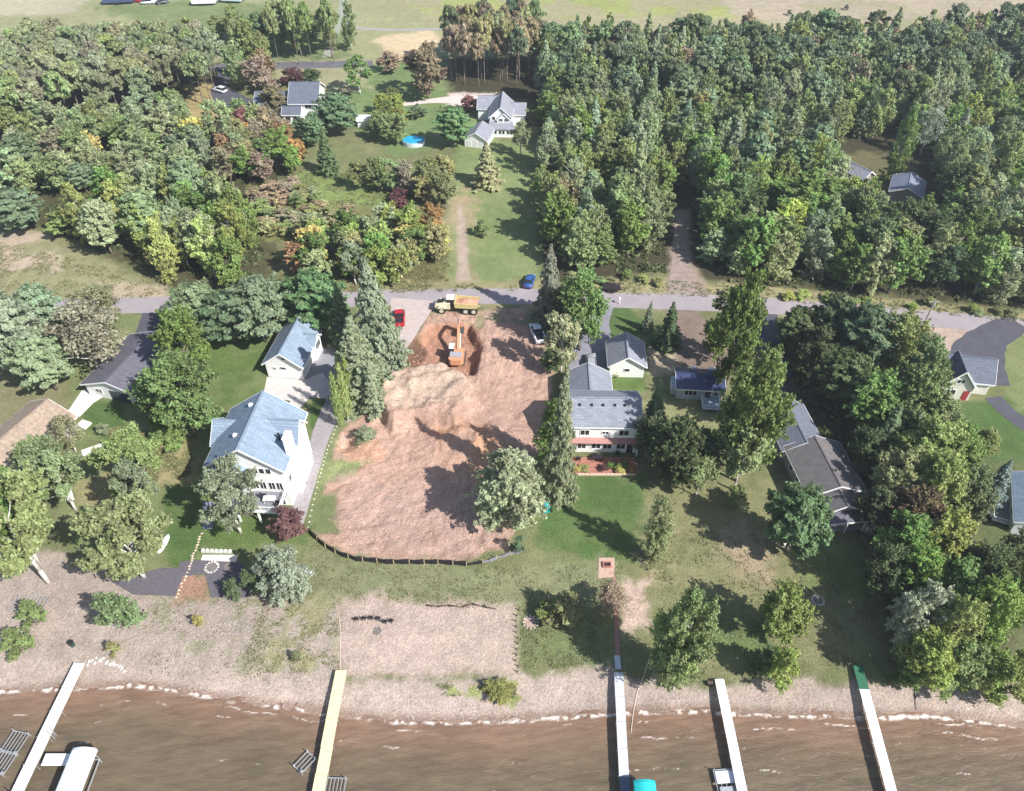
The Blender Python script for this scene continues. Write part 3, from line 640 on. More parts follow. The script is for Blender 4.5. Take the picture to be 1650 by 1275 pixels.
_t2 = table_set((W(962, 741)[0], W(962, 741)[1] - .1, .05), 'small dark table in the middle of the brick patio', BLACK)

# --- detached garage with grey roof
G2 = empty('small_garage', (16.55, 99.5, 0), R(-2), 'small white garage with grey gabled roof beside the asphalt driveway', 'garage')
gable(G2, 0, 5.8, 0, 6.0, 2.7, 4.6, 'v', SIDING_WHITE, SHINGLE_PALE, .4)
window(G2, 'F', 2.9, 1.6, .9, .6, 0); door(G2, 'L', 3.0, 3.6, 2.2, 0, GARAGE, 'garage_door')

# --- small blue cottage with metal roof and deck
x0, y0 = W(1089, 642); C3 = empty('blue_cottage', (x0, y0, 0), R(-5), 'small pale blue cottage with dark blue metal roof and square front deck', 'cottage')
gable(C3, 0, 7.3, 0, 4.6, 2.5, 3.5, 'u', SIDING_BLUE, METALBLUE, .35)
window(C3, 'F', 2.2, 1.45, 1.9, 1.0, 0, 3); window(C3, 'F', 6.3, 1.5, .6, .8, 0); door(C3, 'F', 5.0, .9, 2.0, 0, DARKP)
MB().box(4.0, 6.9, -2.8, -.05, .45, .6).build('deck', mat('blue_grey_deck', (.30, .38, .44), .8, .1, 2, rows=('X', .15, .3, .2)), C3)
railing(C3, [(4.05, -.1), (4.05, -2.75), (6.85, -2.75), (6.85, -.1)], .6, .8, sp=.3)
MB().box(-.8, -.02, .8, 3.4, 0, 1.9).build('side_annex', SIDING_BLUE, C3)
for u, w in ((2.9, 1.2), (6.0, 1.5)): MB().box(u - w / 2, u + w / 2, 4.3, 4.7, 2.8, 3.15).build('roof_hatch', TRIM, C3)

# --- long brown-roofed house
x0, y0 = W(1312, 832); H4 = empty('long_ranch_house', (x0, y0, 0), R(6), 'long low house with weathered taupe roof and dark porch beside the tree belt', 'house')
gable(H4, -.8, 7.1, 1.6, 10.6, 3.0, 4.7, 'v', SIDING_TAUPE, SHINGLE_BROWN, .45)
gable(H4, .0, 5.9, -1.6, 1.58, 2.9, 4.3, 'v', SIDING_TAUPE, SHINGLE_BROWN, .4)
gable(H4, -1.2, 4.9, 10.62, 19.5, 2.8, 4.2, 'v', SIDING_TAUPE, mat('blue_shaded_shingle', (.13, .14, .175), .85, .2, 2), .4)
r = MB(); r.slab([(.4, -3.4, 2.5), (5.8, -3.4, 2.5), (5.8, -1.62, 2.85), (.4, -1.62, 2.85)], .12); po = r.build('porch_roof', SHINGLE_DARK, H4)
MB().box(.4, 5.8, -3.48, -3.4, 2.3, 2.5).build('fascia', TRIM, po)
MB().box(.5, 5.7, -3.3, -1.62, .5, .65).build('porch_deck', WOODGREY, H4)
for u in (.6, 3.0, 5.6): MB().box(u - .07, u + .07, -3.3, -3.16, 0, 2.38).build('porch_post', TRIM, H4)
window(H4, 'F', 2.0, 1.7, 1.6, 1.1, -1.6, 2); window(H4, 'F', 4.2, 1.7, 1.2, 1.1, -1.6, 2); window(H4, 'F', 2.9, 3.6, 1.2, .4, -1.6)
for v in (3, 5.5, 8): window(H4, 'L', v, 1.7, 1.0, 1.1, -.8)
st = MB()
for k in range(6): st.box(5.9, 7.0, -2.2 - .3 * k, -1.9 - .3 * k, 0, 1.35 - .22 * k)
st.build('stair', WOODGREY, H4); railing(H4, [(6.98, -1.7), (6.98, -3.7)], .7, .8, sp=.25); railing(H4, [(5.92, -2.0), (5.92, -3.7)], .7, .8, sp=.25, name='railing')
MB().tube((3.4, 4.0, 4.3), (3.4, 4.0, 5.3), .14).build('chimney_pipe', STEEL, H4)

# --- cream house on the right with steep cross gable
H5 = empty('cream_gable_house', (70.5, 94.4, 0), R(-9), 'cream house with dark slate steep cross gable and red front door, right side', 'house')
gable(H5, 0, 4.9, 0, 4.6, 3.2, 6.2, 'v', SIDING_CREAM, SHINGLE_SLATE, .4)
H5b = gable(H5, -1.2, 8.2, 1.9, 7.1, 2.9, 5.6, 'u', SIDING_CREAM, SHINGLE_SLATE, .4)
window(H5, 'F', 2.45, 3.9, 1.1, .8, 0, 2); window(H5, 'F', 1.6, 1.5, 1.6, 1.0, 0, 2)
door(H5, 'F', 4.1, .9, 2.0, 0, mat('red_door', (.32, .04, .04), .5, .05)); MB().box(6.6, 7.1, 4.4, 4.9, 4.2, 5.5).build('chimney', DARKP, H5)
window(H5, 'L', 4.5, 1.6, 1, 1, -1.2)

# --- partly seen house at the right edge
H6 = empty('edge_house', (69.9, 66.8, 0), R(-23), 'blue-grey roofed white house cut off by the right edge beside the blue spruce', 'house')
gable(H6, 0, 8.5, 0, 9, 2.9, 5.0, 'v', SIDING_WHITE, SHINGLE_BLUE, .5)
window(H6, 'F', 3.5, 1.5, 1.5, 1.2, 0, 2); window(H6, 'F', 6.4, 1.5, 1.2, 1.2, 0, 2); window(H6, 'L', 3, 1.5, 1.1, 1.1, 0)
MB().box(-2.4, -.05, 1.0, 5.5, .35, .5).build('deck', WOODDECK, H6); railing(H6, [(-.1, 1.05), (-2.35, 1.05), (-2.35, 5.45), (-.1, 5.45)], .5, .8, sp=.25)

# --- dark metal building on the left, tan building beyond the edge
H0 = empty('dark_roof_outbuilding', (-70.3, 95.0, 0), R(-15), 'long outbuilding with dark charcoal roof beside a pale concrete walk, half under the maple', 'outbuilding')
gable(H0, 0, 9.8, 0, 12.5, 2.7, 4.3, 'v', SIDING_WHITE, SHINGLE_DARK, .5)
door(H0, 'F', 6.2, 3.6, 2.1, 0, DARKP, 'garage_door'); window(H0, 'F', 2.3, 1.5, 1.2, .9, 0, 2)
HT = empty('tan_roof_house', (-72.4, 78.0, 0), R(-21.5), 'house with bare tan wooden roof under repair, half hidden by the big trees at left', 'house')
gable(HT, -8.5, 0, -3, 9.5, 2.9, 4.8, 'v', SIDING_TAUPE, WOODTAN, .5)
MB().box(-.9, .9, 9.9, 11.4, 0, .35).build('step', CONCRETE_W, HT)
window(HT, 'F', -3.5, 1.6, 1.6, 1.2, -3, 2)

# --- far white farmhouse in the long parcel, with its small garage
x0, y0 = W(790, 214); H7 = empty('white_farmhouse', (x0, y0, 0), R(-3), 'white two-storey farmhouse with pale grey cross-gabled roof at the head of the long lawn', 'house')
gable(H7, 0, 7.0, 0, 12, 5.2, 8.2, 'v', SIDING_WHITE, SHINGLE_PALE, .45)
gable(H7, -4.8, 2.0, 9.5, 16.5, 3.9, 6.6, 'u', SIDING_WHITE, SHINGLE_PALE, .4)
gable(H7, 6.0, 11.2, 5.5, 12, 3.9, 6.2, 'u', SIDING_WHITE, SHINGLE_PALE, .4)
gable(H7, 2.4, 6.6, -.8, .1, 4.7, 6.5, 'v', SIDING_WHITE, SHINGLE_PALE, .25)
r = MB(); r.slab([(-.3, -3.6, 2.7), (8.4, -3.6, 2.7), (7.5, -.02, 3.9), (-.3, -.02, 3.9)], .14); r.build('porch_roof', SHINGLE_PALE, H7)
MB().box(0, 7.6, -3.2, -.05, -.1, 2.5).build('sun_porch', SIDING_WHITE, H7)
for a in (.6, 2.0, 3.5, 4.6, 6.1, 7.1): window(H7, 'F', a, 1.6, .8, 1.1, -3.2)
for a in (1.2,): window(H7, 'F', a, 4.7, 1.0, 1.0, 0)
for a in (3.6, 5.4): window(H7, 'F', a, 4.5, 1.1, .9, -.8, 2)
H7.scale = (.77, .77, .82)
x0, y0 = W(749, 236); G7 = empty('farmhouse_garage', (x0, y0, 0), R(-14), 'small white garage with grey roof and three doors beside the white farmhouse', 'garage')
gable(G7, 0, 7.0, 0, 7.5, 2.6, 4.6, 'v', SIDING_WHITE, SHINGLE_PALE, .4)
for a in (1.5, 3.5, 5.5): door(G7, 'F', a, 1.3, 2.0, 0, GARAGE, 'garage_door')

# --- dark-roofed house behind the left woods
x0, y0 = W(468, 193); G7.scale = (.82, .85, .85)
H8 = empty('slate_roof_house', (x0, y0, 0), R(0), 'long house with slate blue roof in two levels behind the left woods', 'house')
gable(H8, -9.0, .5, 1.5, 9.5, 3.0, 5.2, 'u', SIDING_WHITE, SHINGLE_SLATE, .5)
gable(H8, .52, 7.6, .5, 11, 4.4, 7.6, 'u', SIDING_WHITE, SHINGLE_SLATE, .5)
gable(H8, -1.0, 3.4, -2.6, 1.4, 2.6, 3.8, 'u', SIDING_WHITE, SHINGLE_SLATE, .35)
for a in (0.2, 2.2): window(H8, 'F', a, 1.4, 1.3, 1.2, -2.6)
window(H8, 'F', 5.2, 3.3, 1.6, 1.1, .5, 2)
x0, y0 = W(577, 206); SH1 = empty('white_garden_shed', (x0, y0, 0), 0, 'tiny white garden shed standing on the lawn left of the round pool', 'shed')
gable(SH1, 0, 3.3, 0, 2.6, 1.9, 2.7, 'u', SIDING_WHITE, mat('white_metal_roof', (.66, .66, .66), .5, .05), .2); door(SH1, 'F', 1.6, .9, 1.7, 0, GARAGE)

# --- two buildings in the clearing of the right woods
H9 = empty('wood_clearing_house', (84.5, 158.5, 0), R(-25), 'pale grey metal roofed cabin showing through trees in the clearing of the right woods', 'cabin')
gable(H9, 0, 6.5, 0, 7.5, 2.6, 4.0, 'v', SIDING_TAUPE, mat('pale_metal_roof', (.2, .22, .29), .4, .15, 1.5, rows=('Y', .4, .3, .3)), .4)
H10 = empty('wood_clearing_barn', (80.5, 164.5, 0), R(35), 'narrow grey roofed barn left of the cabin in the woods clearing', 'barn')
gable(H10, 0, 3.6, 0, 7.5, 2.4, 3.6, 'v', SIDING_TAUPE, SHINGLE_PALE, .4)

# ---------------------------------------------------------------- VEHICLES
def car(loc, rz, paint, label, L=4.6, Wd=1.85, kind='suv', cat='car', name='parked_car'):
    c = empty(name, loc, rz, label, cat); h = Wd / 2
    def loft(st, n=None):   # sections (x, z0, z1, halfwidth bottom, halfwidth top)
        b = MB(); k = 0
        for (x, z0, z1, wb, wt) in st:
            b.v += [(x, -wb, z0), (x, -wb, (z0 + z1) * .55), (x, -wt, z1), (x, wt, z1), (x, wb, (z0 + z1) * .55), (x, wb, z0)]
        m = len(st)
        b.f.append((0, 1, 2, 3, 4, 5)); b.f.append(tuple(range(6 * m - 6, 6 * m))[::-1])
        for i in range(m - 1):
            for j in range(6): a, d = i * 6 + j, i * 6 + (j + 1) % 6; b.f.append((a, a + 6, d + 6, d))
        return b
    l = L / 2
    loft([(-l, .45, .75, h * .86, h * .8), (-l + .15, .32, .92, h * .97, h * .9), (-l * .3, .3, .98, h, h * .92), (l * .4, .3, .96, h, h * .92), (l - .25, .32, .85, h * .95, h * .86), (l, .42, .68, h * .82, h * .75)]).build('body', paint, c, True)
    if kind == 'pickup':
        loft([(-.35, .9, 1.0, h * .88, h * .84), (-.15, .9, 1.68, h * .88, h * .70), (1.0, .9, 1.70, h * .88, h * .70), (1.6, .9, 1.0, h * .88, h * .84)]).build('cabin', GLASS, c)
        MB().box(-.2, .95, -h * .7, h * .7, 1.69, 1.75).build('cab_roof', paint, c)
        MB().box(-l + .15, -.45, -h * .75, h * .75, .94, 1.0).build('cargo_bed', BLACK, c)
        for y in (-1, 1): MB().box(-l + .05, -.4, min(y * h * .78, y * h * .95), max(y * h * .78, y * h * .95), .9, 1.22).build('bed_side', paint, c)
        MB().box(-l, -l + .1, -h * .9, h * .9, .8, 1.22).build('tailgate', paint, c)
    else:
        x0, x1 = (-l + .15, l * .42) if kind == 'suv' else (-l + .8, l * .38)
        loft([(x0, .9, 1.02, h * .86, h * .8), (x0 + .35, .9, 1.52, h * .86, h * .66), (x1 - .85, .9, 1.56, h * .86, h * .66), (x1, .9, 1.0, h * .88, h * .84)]).build('cabin', GLASS, c)
        MB().box(x0 + .38, x1 - .85, -h * .66, h * .66, 1.54, 1.61).build('car_roof', paint, c)
    for x in (-l * .62, l * .62):
        for y in (-1, 1):
            w = MB().tube((x, y * (h - .2), .33), (x, y * (h + .02), .33), .34, n=14).build('wheel', RUBBER, c)
            MB().tube((x, y * (h + .02), .33), (x, y * (h + .035), .33), .19, n=10).build('rim', ALU, w)
    for y in (-.68, .68):
        MB().box(l - .1, l + .01, y * h - .16, y * h + .16, .6, .74).build('headlight', LAMPW, c); MB().box(-l - .01, -l + .1, y * h - .12, y * h + .12, .62, .86).build('tail_light', LAMPR, c)
    return c
def at(px, py): x, y = W(px, py); return (x, y, hz(x, y))
car(at(644, 516), R(94), REDP, 'red pickup truck parked on the dirt drive beside the tall spruces', 4.9, 2.0, 'pickup', 'pickup truck', 'pickup_truck')
car(at(866, 541), R(103), WHITEP, 'white pickup truck parked in tree shade at the edge of the dirt lot', 5.6, 2.05, 'pickup', 'pickup truck', 'pickup_truck')
car(at(853, 457), R(78), BLUEP, 'blue car parked at the lower right corner of the long lawn', 4.3, 1.8, 'sedan')
car(at(952, 588), R(88), SILVERP, 'silver car on the driveway right behind the grey roofed wing', 4.5, 1.9, 'suv')
car(at(355, 148), R(150), WHITEP, 'white car on the drive behind the plantation in the far left', 4.5, 1.9, 'suv')
car(at(460, 22), R(20), DARKP, 'dark car at the top edge right of the trees', 4.5, 1.9, 'suv')
car(at(222, 3), R(-15), REDP, 'red car in the row of vehicles at the top left edge', 5.6, 2.4, 'suv')
car(at(240, 6), R(10), WHITEP, 'white vehicle right of the red one at the top left edge', 5.2, 2.2, 'suv')
car(at(262, 6), R(30), DARKP, 'small dark car by itself in the far top left field', 4.4, 2.0, 'sedan')
def long_trailer(loc, rz, m, label, L=9, Wd=2.6, Hh=2.2):
    c = empty('long_trailer', loc, rz, label, 'trailer'); MB().box(-L / 2, L / 2, -Wd / 2, Wd / 2, .8, Hh).build('body', m, c)
    for x in (-1.2, 0): 
        for y in (-1, 1): MB().tube((x, y * (Wd / 2 - .35), .4), (x, y * (Wd / 2), .4), .4, n=12).build('wheel', RUBBER, c)
    MB().bar((L / 2, 0, .8), (L / 2 + 1.2, 0, .6), .2).build('hitch', STEEL, c); return c
long_trailer(at(193, 6), R(8), mat('navy_metal', (.06, .08, .16), .4, .1), 'long dark blue vehicle at the top left edge of the field', 10, 3.2, 2.6)
long_trailer(at(330, 8), R(5), WHITEP, 'pale trailer beside the trees at the top left edge', 8, 2.8, 2.4)
long_trailer(at(375, 4), R(-8), mat('pale_green_metal', (.5, .62, .6), .5, .1), 'pale green trailer right of the white one at the top left', 7, 2.6, 2.4)
# flatbed trailer on the road verge
tr = empty('flatbed_trailer', at(985, 467), R(-4), 'empty black flatbed trailer parked on the verge across the road', 'trailer')
MB().box(-1.7, 1.7, -.95, .95, .55, .65).build('deck', BLACK, tr); railing(tr, [(-1.7, -.95), (1.7, -.95)], .65, .3, 'side_rail', BLACK, .5); railing(tr, [(-1.7, .95), (1.7, .95)], .65, .3, 'side_rail', BLACK, .5)
for x in (-.55, .35):
    for y in (-1, 1): MB().tube((x, y * .95, .36), (x, y * 1.2, .36), .36, n=12).build('wheel', RUBBER, tr)
MB().bar((1.7, 0, .58), (2.7, 0, .5), .12).build('hitch', STEEL, tr)

# articulated dump truck
dt = empty('dump_truck', at(737, 500), R(177), 'yellow articulated dump truck carrying reddish dirt at the edge of the road', 'dump truck')
b = MB(); b.prism([(1.2, -1.05, .9), (3.9, -.95, .9), (4.1, -.9, 1.3), (4.0, -.9, 1.75), (2.3, -.95, 2.15), (1.2, -1.05, 2.15)], [(1.2, 1.05, .9), (3.9, .95, .9), (4.1, .9, 1.3), (4.0, .9, 1.75), (2.3, .95, 2.15), (1.2, 1.05, 2.15)]); b.build('hood', CREAMP, dt)
MB().box(2.5, 3.6, -.5, .5, 2.02, 2.12).build('hood_grille', BLACK, dt)
b = MB(); b.prism([(.5, -.75, 1.5), (2.0, -.75, 1.5), (1.7, -.65, 2.95), (.6, -.65, 2.95)], [(.5, .75, 1.5), (2.0, .75, 1.5), (1.7, .65, 2.95), (.6, .65, 2.95)]); b.build('cab_glass', GLASS, dt)
MB().box(.45, 1.9, -.8, .8, 2.95, 3.08).build('cab_roof', mat('cream_cab_roof', (.75, .71, .55), .5, .05), dt)
for y in (-1, 1): MB().prism([(2.0, y * 1.0, 1.25), (3.6, y * 1.0, 1.25), (3.3, y * 1.0, 1.75), (2.2, y * 1.0, 1.75)][::int(y)], [(2.0, y * 1.45, 1.25), (3.6, y * 1.45, 1.25), (3.3, y * 1.45, 1.75), (2.2, y * 1.45, 1.75)][::int(y)]).build('fender', CREAMP, dt)
MB().box(-4.0, .9, -.4, .4, .75, 1.05).build('chassis', STEEL, dt)
b = MB()
bp_ = lambda y: [(.25, y, 1.5), (-3.6, y, 1.35), (-4.4, y, 2.0), (-4.3, y, 2.25), (.2, y, 2.55), (.45, y, 2.75)]
b.prism(bp_(-1.35), bp_(-1.22)); b.prism(bp_(1.22), bp_(1.35)); b.box(-3.7, .25, -1.22, 1.22, 1.35, 1.5); b.box(.12, .3, -1.22, 1.22, 1.5, 2.75)
b.build('dump_bed', YELLOWP, dt)
ld = MB(); gx = np.linspace(-4.0, .1, 14); gy = np.linspace(-1.2, 1.2, 8)
for i in gx:
    for j in gy: ld.v.append((i, j, 1.95 + .75 * math.exp(-((i + 1.9) / 1.4) ** 2 - (j / .8) ** 2) + random.uniform(-.05, .05)))
ld.f = [(i * 8 + j, (i + 1) * 8 + j, (i + 1) * 8 + j + 1, i * 8 + j + 1) for i in range(13) for j in range(7)]
tag(ld.build('dirt_load', SANDPILE), 'heap of reddish dirt filling the bed of the dump truck', 'dirt').location = dt.location
bpy.data.objects['dirt_load'].rotation_euler.z = R(177)
for x in (2.8, -1.7, -3.2):
    for y in (-1, 1):
        w = MB().tube((x, y * .85, .72), (x, y * 1.38, .72), .72, n=18).build('wheel', RUBBER, dt); MB().tube((x, y * 1.38, .72), (x, y * 1.42, .72), .4, n=12).build('rim', mat('pale_rim', (.55, .52, .42), .5, .1), w)

# excavator facing away from the lake
ex = empty('excavator', (lambda p: (p[0], p[1], hz(*p) + .0))(W(736, 566)), R(88), 'orange excavator digging in the pit with its boom raised towards the road', 'excavator')
for y in (-1, 1):
    t = MB(); pr = [(-1.9, .35), (-1.5, 0), (1.5, 0), (1.9, .35), (1.5, .75), (-1.5, .75)]; a, c2 = sorted((y * .95, y * 1.5))
    t.prism([(x, a, z) for x, z in pr], [(x, c2, z) for x, z in pr]); t.build('track', mat('track_steel', (.09, .075, .065), .8, .3, 4, rows=('X', .2, .5, .5)), ex)
MB().box(-.9, .9, -.95, .95, .35, .8).build('undercarriage', STEEL, ex)
b = MB(); b.prism([(-2.6, -.9, .95), (-2.1, -1.3, .95), (.9, -1.3, .95), (.9, 1.3, .95), (-2.1, 1.3, .95), (-2.6, .9, .95)], [(-2.6, -.9, 2.05), (-2.1, -1.3, 2.05), (.9, -1.3, 2.05), (.9, 1.3, 2.05), (-2.1, 1.3, 2.05), (-2.6, .9, 2.05)]); b.build('upper_body', ORANGEP, ex)
MB().box(-1.75, -.5, -1.0, 1.1, 2.06, 2.3).build('engine_cover', mat('grey_engine_cover', (.33, .32, .34), .6, .1), ex)
b = MB(); b.prism([(-.5, .45, 2.05), (1.3, .45, 1.1), (1.3, .45, 2.2), (.9, .45, 2.95), (-.45, .45, 2.95)], [(-.5, 1.3, 2.05), (1.3, 1.3, 1.1), (1.3, 1.3, 2.2), (.9, 1.3, 2.95), (-.45, 1.3, 2.95)]); b.build('cab', GLASS, ex)
MB().box(-.5, .95, .42, 1.33, 2.95, 3.05).build('cab_roof', TRIM, ex)
b = MB(); b.bar((.6, -.2, 1.9), (3.2, -.2, 4.6), .42, .65); b.bar((3.2, -.2, 4.6), (5.6, -.2, 4.7), .4, .5); b.build('boom', ORANGEP, ex)
MB().bar((5.6, -.2, 4.8), (6.5, -.2, 2.2), .32, .42).build('arm', ORANGEP, ex)
for y in (-.5, .1): MB().tube((.9, y, 1.7), (2.7, y, 3.9), .08).build('hydraulic_cylinder', ALU, ex)
MB().tube((3.8, -.2, 5.1), (5.4, -.2, 5.2), .08).build('hydraulic_cylinder', ALU, ex)
b = MB(); b.prism([(6.1, -.75, 2.2), (6.7, -.75, 2.2), (6.7, -.75, 1.5), (6.2, -.75, 1.15), (5.6, -.75, 1.4)], [(6.1, .35, 2.2), (6.7, .35, 2.2), (6.7, .35, 1.5), (6.2, .35, 1.15), (5.6, .35, 1.4)]); b.build('bucket', STEEL, ex)

# ---------------------------------------------------------------- DOCKS AND LIFTS
def dock(pts, wid, m, label, zt=.12, first=None):
    """pts: photo pixels of the centre line at deck height; sections are separate decks"""
    P = WA(pts, zt); a, e = P[0], P[-1]; d = e - a; L0 = np.hypot(*d); d /= L0; L = L0 + 9
    o = empty('dock', (a[0], a[1], zt), math.atan2(d[1], d[0]), label, 'dock'); n = int(L / 3.05)
    for k in range(n):
        x0 = k * 3.05; mm = first if (first and k < 1) else m; j = random.uniform(-.03, .03); s = MB(); s.box(x0 + .02, x0 + 3.03, -wid / 2 + j, wid / 2 + j, -.07, 0.0)
        s.build('deck_section', mm, o); fr = MB()
        for y in (-wid / 2 + .1, wid / 2 - .1): fr.box(x0 + .04, x0 + 3.0, y - .04 + j, y + .04 + j, -.2, -.075)
        fr.build('frame', ALU, o)
        if k:
            for y in (-wid / 2 - .05, wid / 2 + .05): MB().tube((x0, y, -3.0), (x0, y, .12), .035, n=6).build('post', ALU, o)
    return o, a, d
D1, a1, d1 = dock([(128,1068),(28,1275)], 1.35, DOCKW, 'white dock farthest left with a side branch to the covered boat lift')
D2, a2, d2 = dock([(550,1080),(513,1275)], 1.35, DOCKY, 'yellowish dock left of the sandy lot with a ladder frame beside it')
D3, a3, d3 = dock([(997,1083),(1007,1275)], 1.1, DOCKG, 'grey dock reached by the brick path, next to the turquoise cover')
D4, a4, d4 = dock([(1159,1094),(1196,1275)], 1.1, DOCKW, 'narrow white dock with a boat lift at its outer end')
D5, a5, d5 = dock([(1382,1072),(1440,1285)], 1.15, DOCKW, 'white dock with a green carpeted ramp at the shore, farthest right', first=DOCKGR)
# blue outer section of the grey dock
for o in [c for c in D3.children if c.name.startswith('deck_section')][4:]: o.data.materials[0] = DOCKB
for xx, yy in ((8.6, 1), (15.5, -1)):
    b = MB(); b.tube((xx - .22, yy * .75, -1.6), (xx - .22, yy * .75, .8), .04, n=6); b.tube((xx + .22, yy * .75, -1.6), (xx + .22, yy * .75, .8), .04, n=6)
    for zq in (-.9, -.55, -.2): b.tube((xx - .22, yy * .75, zq), (xx + .22, yy * .75, zq), .03, n=6)
    b.tube((xx - .22, yy * .75, .8), (xx - .22, yy * .6, 0), .04, n=6); b.tube((xx + .22, yy * .75, .8), (xx + .22, yy * .6, 0), .04, n=6); b.build('ladder', ALU, D1)
# ramp of the brick path dock
x0, y0 = W(996, 1070); MB().box(-.35, .35, -.9, .9, 0, .14).build('ramp', ALU, None, loc=(x0, y0 + .4, hz(x0, y0) + .02)); tag(bpy.data.objects['ramp'], 'short metal ramp between the brick path and the grey dock', 'ramp')
# side branch of first dock
c1 = W(62, 1224, .12); e1 = W(108, 1224, .12); br_ = MB(); br_.box(c1[0] + .55, e1[0] + .4, c1[1] - .65, c1[1] + .65, .045, .115); o = br_.build('side_dock', DOCKW); tag(o, 'short white dock branch reaching from the left dock to the boat lift', 'dock')
def frame_lift(loc, rz, label, w=2.0, l=2.4, nb=4, name='jet_ski_lift', cat='lift', zc=.35):
    o = empty(name, loc, rz, label, cat)
    for x in (-w / 2, w / 2):
        for y in (-l / 2, l / 2): MB().tube((x, y, -2.2), (x, y, zc + .5), .05, n=6).build('post', ALU, o)
    f = MB(); f.bar((-w / 2, -l / 2, zc), (w / 2, -l / 2, zc), .09); f.bar((-w / 2, l / 2, zc), (w / 2, l / 2, zc), .09); f.bar((-w / 2, -l / 2, zc), (-w / 2, l / 2, zc), .09); f.bar((w / 2, -l / 2, zc), (w / 2, l / 2, zc), .09); f.build('frame', ALU, o)
    for k in range(nb): x = -w / 2 + w * (k + 1) / (nb + 1); MB().bar((x, -l / 2, zc), (x, l / 2, zc), .07, .07).build('bunk', ALU, o)
    wn = MB().tube((w / 2 - .1, -l / 2 + .1, zc + .35), (w / 2 + .12, -l / 2 + .1, zc + .35), .2, n=10).build('winch_wheel', ALU, o); return o
def wl(px, py): x, y = W(px, py, -.6); return (x, y, -.9)
frame_lift(wl(24, 1197), R(-12), 'empty metal watercraft lift in the water, upper of two at far left')
frame_lift(wl(4, 1229), R(-12), 'empty metal watercraft lift cut by the left edge of the photo')
frame_lift(wl(491, 1229), R(-38), 'tilted metal lift frame in the water left of the yellowish dock', 1.3, 2.0, 2)
frame_lift(wl(537, 1274), R(-2), 'metal boat lift with slats right of the yellowish dock at bottom edge', 2.4, 2.6, 5, 'boat_lift')
bl = frame_lift(wl(1171, 1266), R(3), 'metal boat lift with pale bunks left of the narrow white dock', 2.2, 3.4, 3, 'boat_lift')
MB().box(-1.0, 1.0, .2, 1.5, .42, .5).build('platform', VINYLW, bl); MB().box(-.9, .8, -1.2, -.2, .45, .62).build('seat_pad', mat('grey_lift_pad', (.3, .33, .35), .7, .3, 6), bl)
# covered lift
def canopy(ca, cb, w, m, label, z0=1.5, rise=.55, name='covered_boat_lift'):
    A = np.array(W(*ca, z0)); B = np.array(W(*cb, z0)); d = B - A; L = np.hypot(*d) ; o = empty(name, (A[0], A[1], WATER_Z), math.atan2(d[1], d[0]), label, 'boat lift'); b = MB(); n = 8; zz = z0 - WATER_Z
    pro = [(-w / 2 + w * i / n, zz + rise * math.sin(math.pi * (.12 + .76 * i / n))) for i in range(n + 1)]; pro = [(-w / 2, zz - .45)] + pro + [(w / 2, zz - .45)]
    b.v = [(x, y, z * 1 if 0 < x < L else z - .12) for x in (0, .35, L * .5, L - .35, L) for y, z in pro]; k = len(pro)
    b.f = [(i * k + j, i * k + j + 1, (i + 1) * k + j + 1, (i + 1) * k + j) for i in range(4) for j in range(k - 1)] + [tuple(range(k)), tuple(range(4 * k, 5 * k))[::-1]]
    b.build('canopy', m, o)
    for x in (.5, L - .6):
        for y in (-w / 2 + .08, w / 2 - .08): MB().tube((x, y, -2), (x, y, zz - .2), .06, n=6).build('post', ALU, o)
    f = MB()
    for y in (-w / 2 + .08, w / 2 - .08): f.bar((.4, y, .7), (L - .5, y, .7), .12)
    for x in (.5, L - .6): f.bar((x, -w / 2 + .08, .7), (x, w / 2 - .08, .7), .12)
    f.build('frame', ALU, o); return o
canopy((137,1206), (88,1330), 2.5, VINYLW, 'boat lift under a long white canopy at the end of the left side dock')
canopy((1038,1258), (1046,1340), 2.3, TURQ, 'boat lift under a turquoise canopy beside the grey dock at the bottom edge')

# ---------------------------------------------------------------- SMALL THINGS ON THE SHORE AND YARDS
# silt fence: panels between stakes
sf = empty('silt_fence', (0, 0, 0), 0, 'black fabric silt fence on wooden stakes curving below the dirt lot', 'fence')
SFP = [(498,856),(512,871),(525,882),(541,891),(562,899),(585,904),(608,906),(635,908),(660,908),(684,908),(706,908),(730,910),(752,911),(778,907),(800,900),(822,893),(840,890)]
P = WA(SFP)
for k in range(len(P) - 1):
    (xa, ya), (xb, yb) = P[k], P[k + 1]; za, zb = hz(xa, ya), hz(xb, yb); xm, ym = (xa + xb) / 2, (ya + yb) / 2 - random.uniform(-.05, .2); zm = hz(xm, ym)
    hgt = .9 if k < 12 else .4; b = MB()
    b.bar((xa, ya, za + hgt / 2), (xm, ym, zm + hgt / 2 - .06), .09, hgt); b.bar((xm, ym, zm + hgt / 2 - .06), (xb, yb, zb + hgt / 2), .22, hgt); b.build('fabric_panel', FABRIC if k < 13 else mat('folded_pale_fabric', (.22, .21, .24), .8, .3, 3), sf)
    MB().box(xa - .04, xa + .04, ya - .12, ya - .04, za - .2, za + .95).build('stake', mat('stake_wood', (.55, .42, .24), .8, .2), sf)
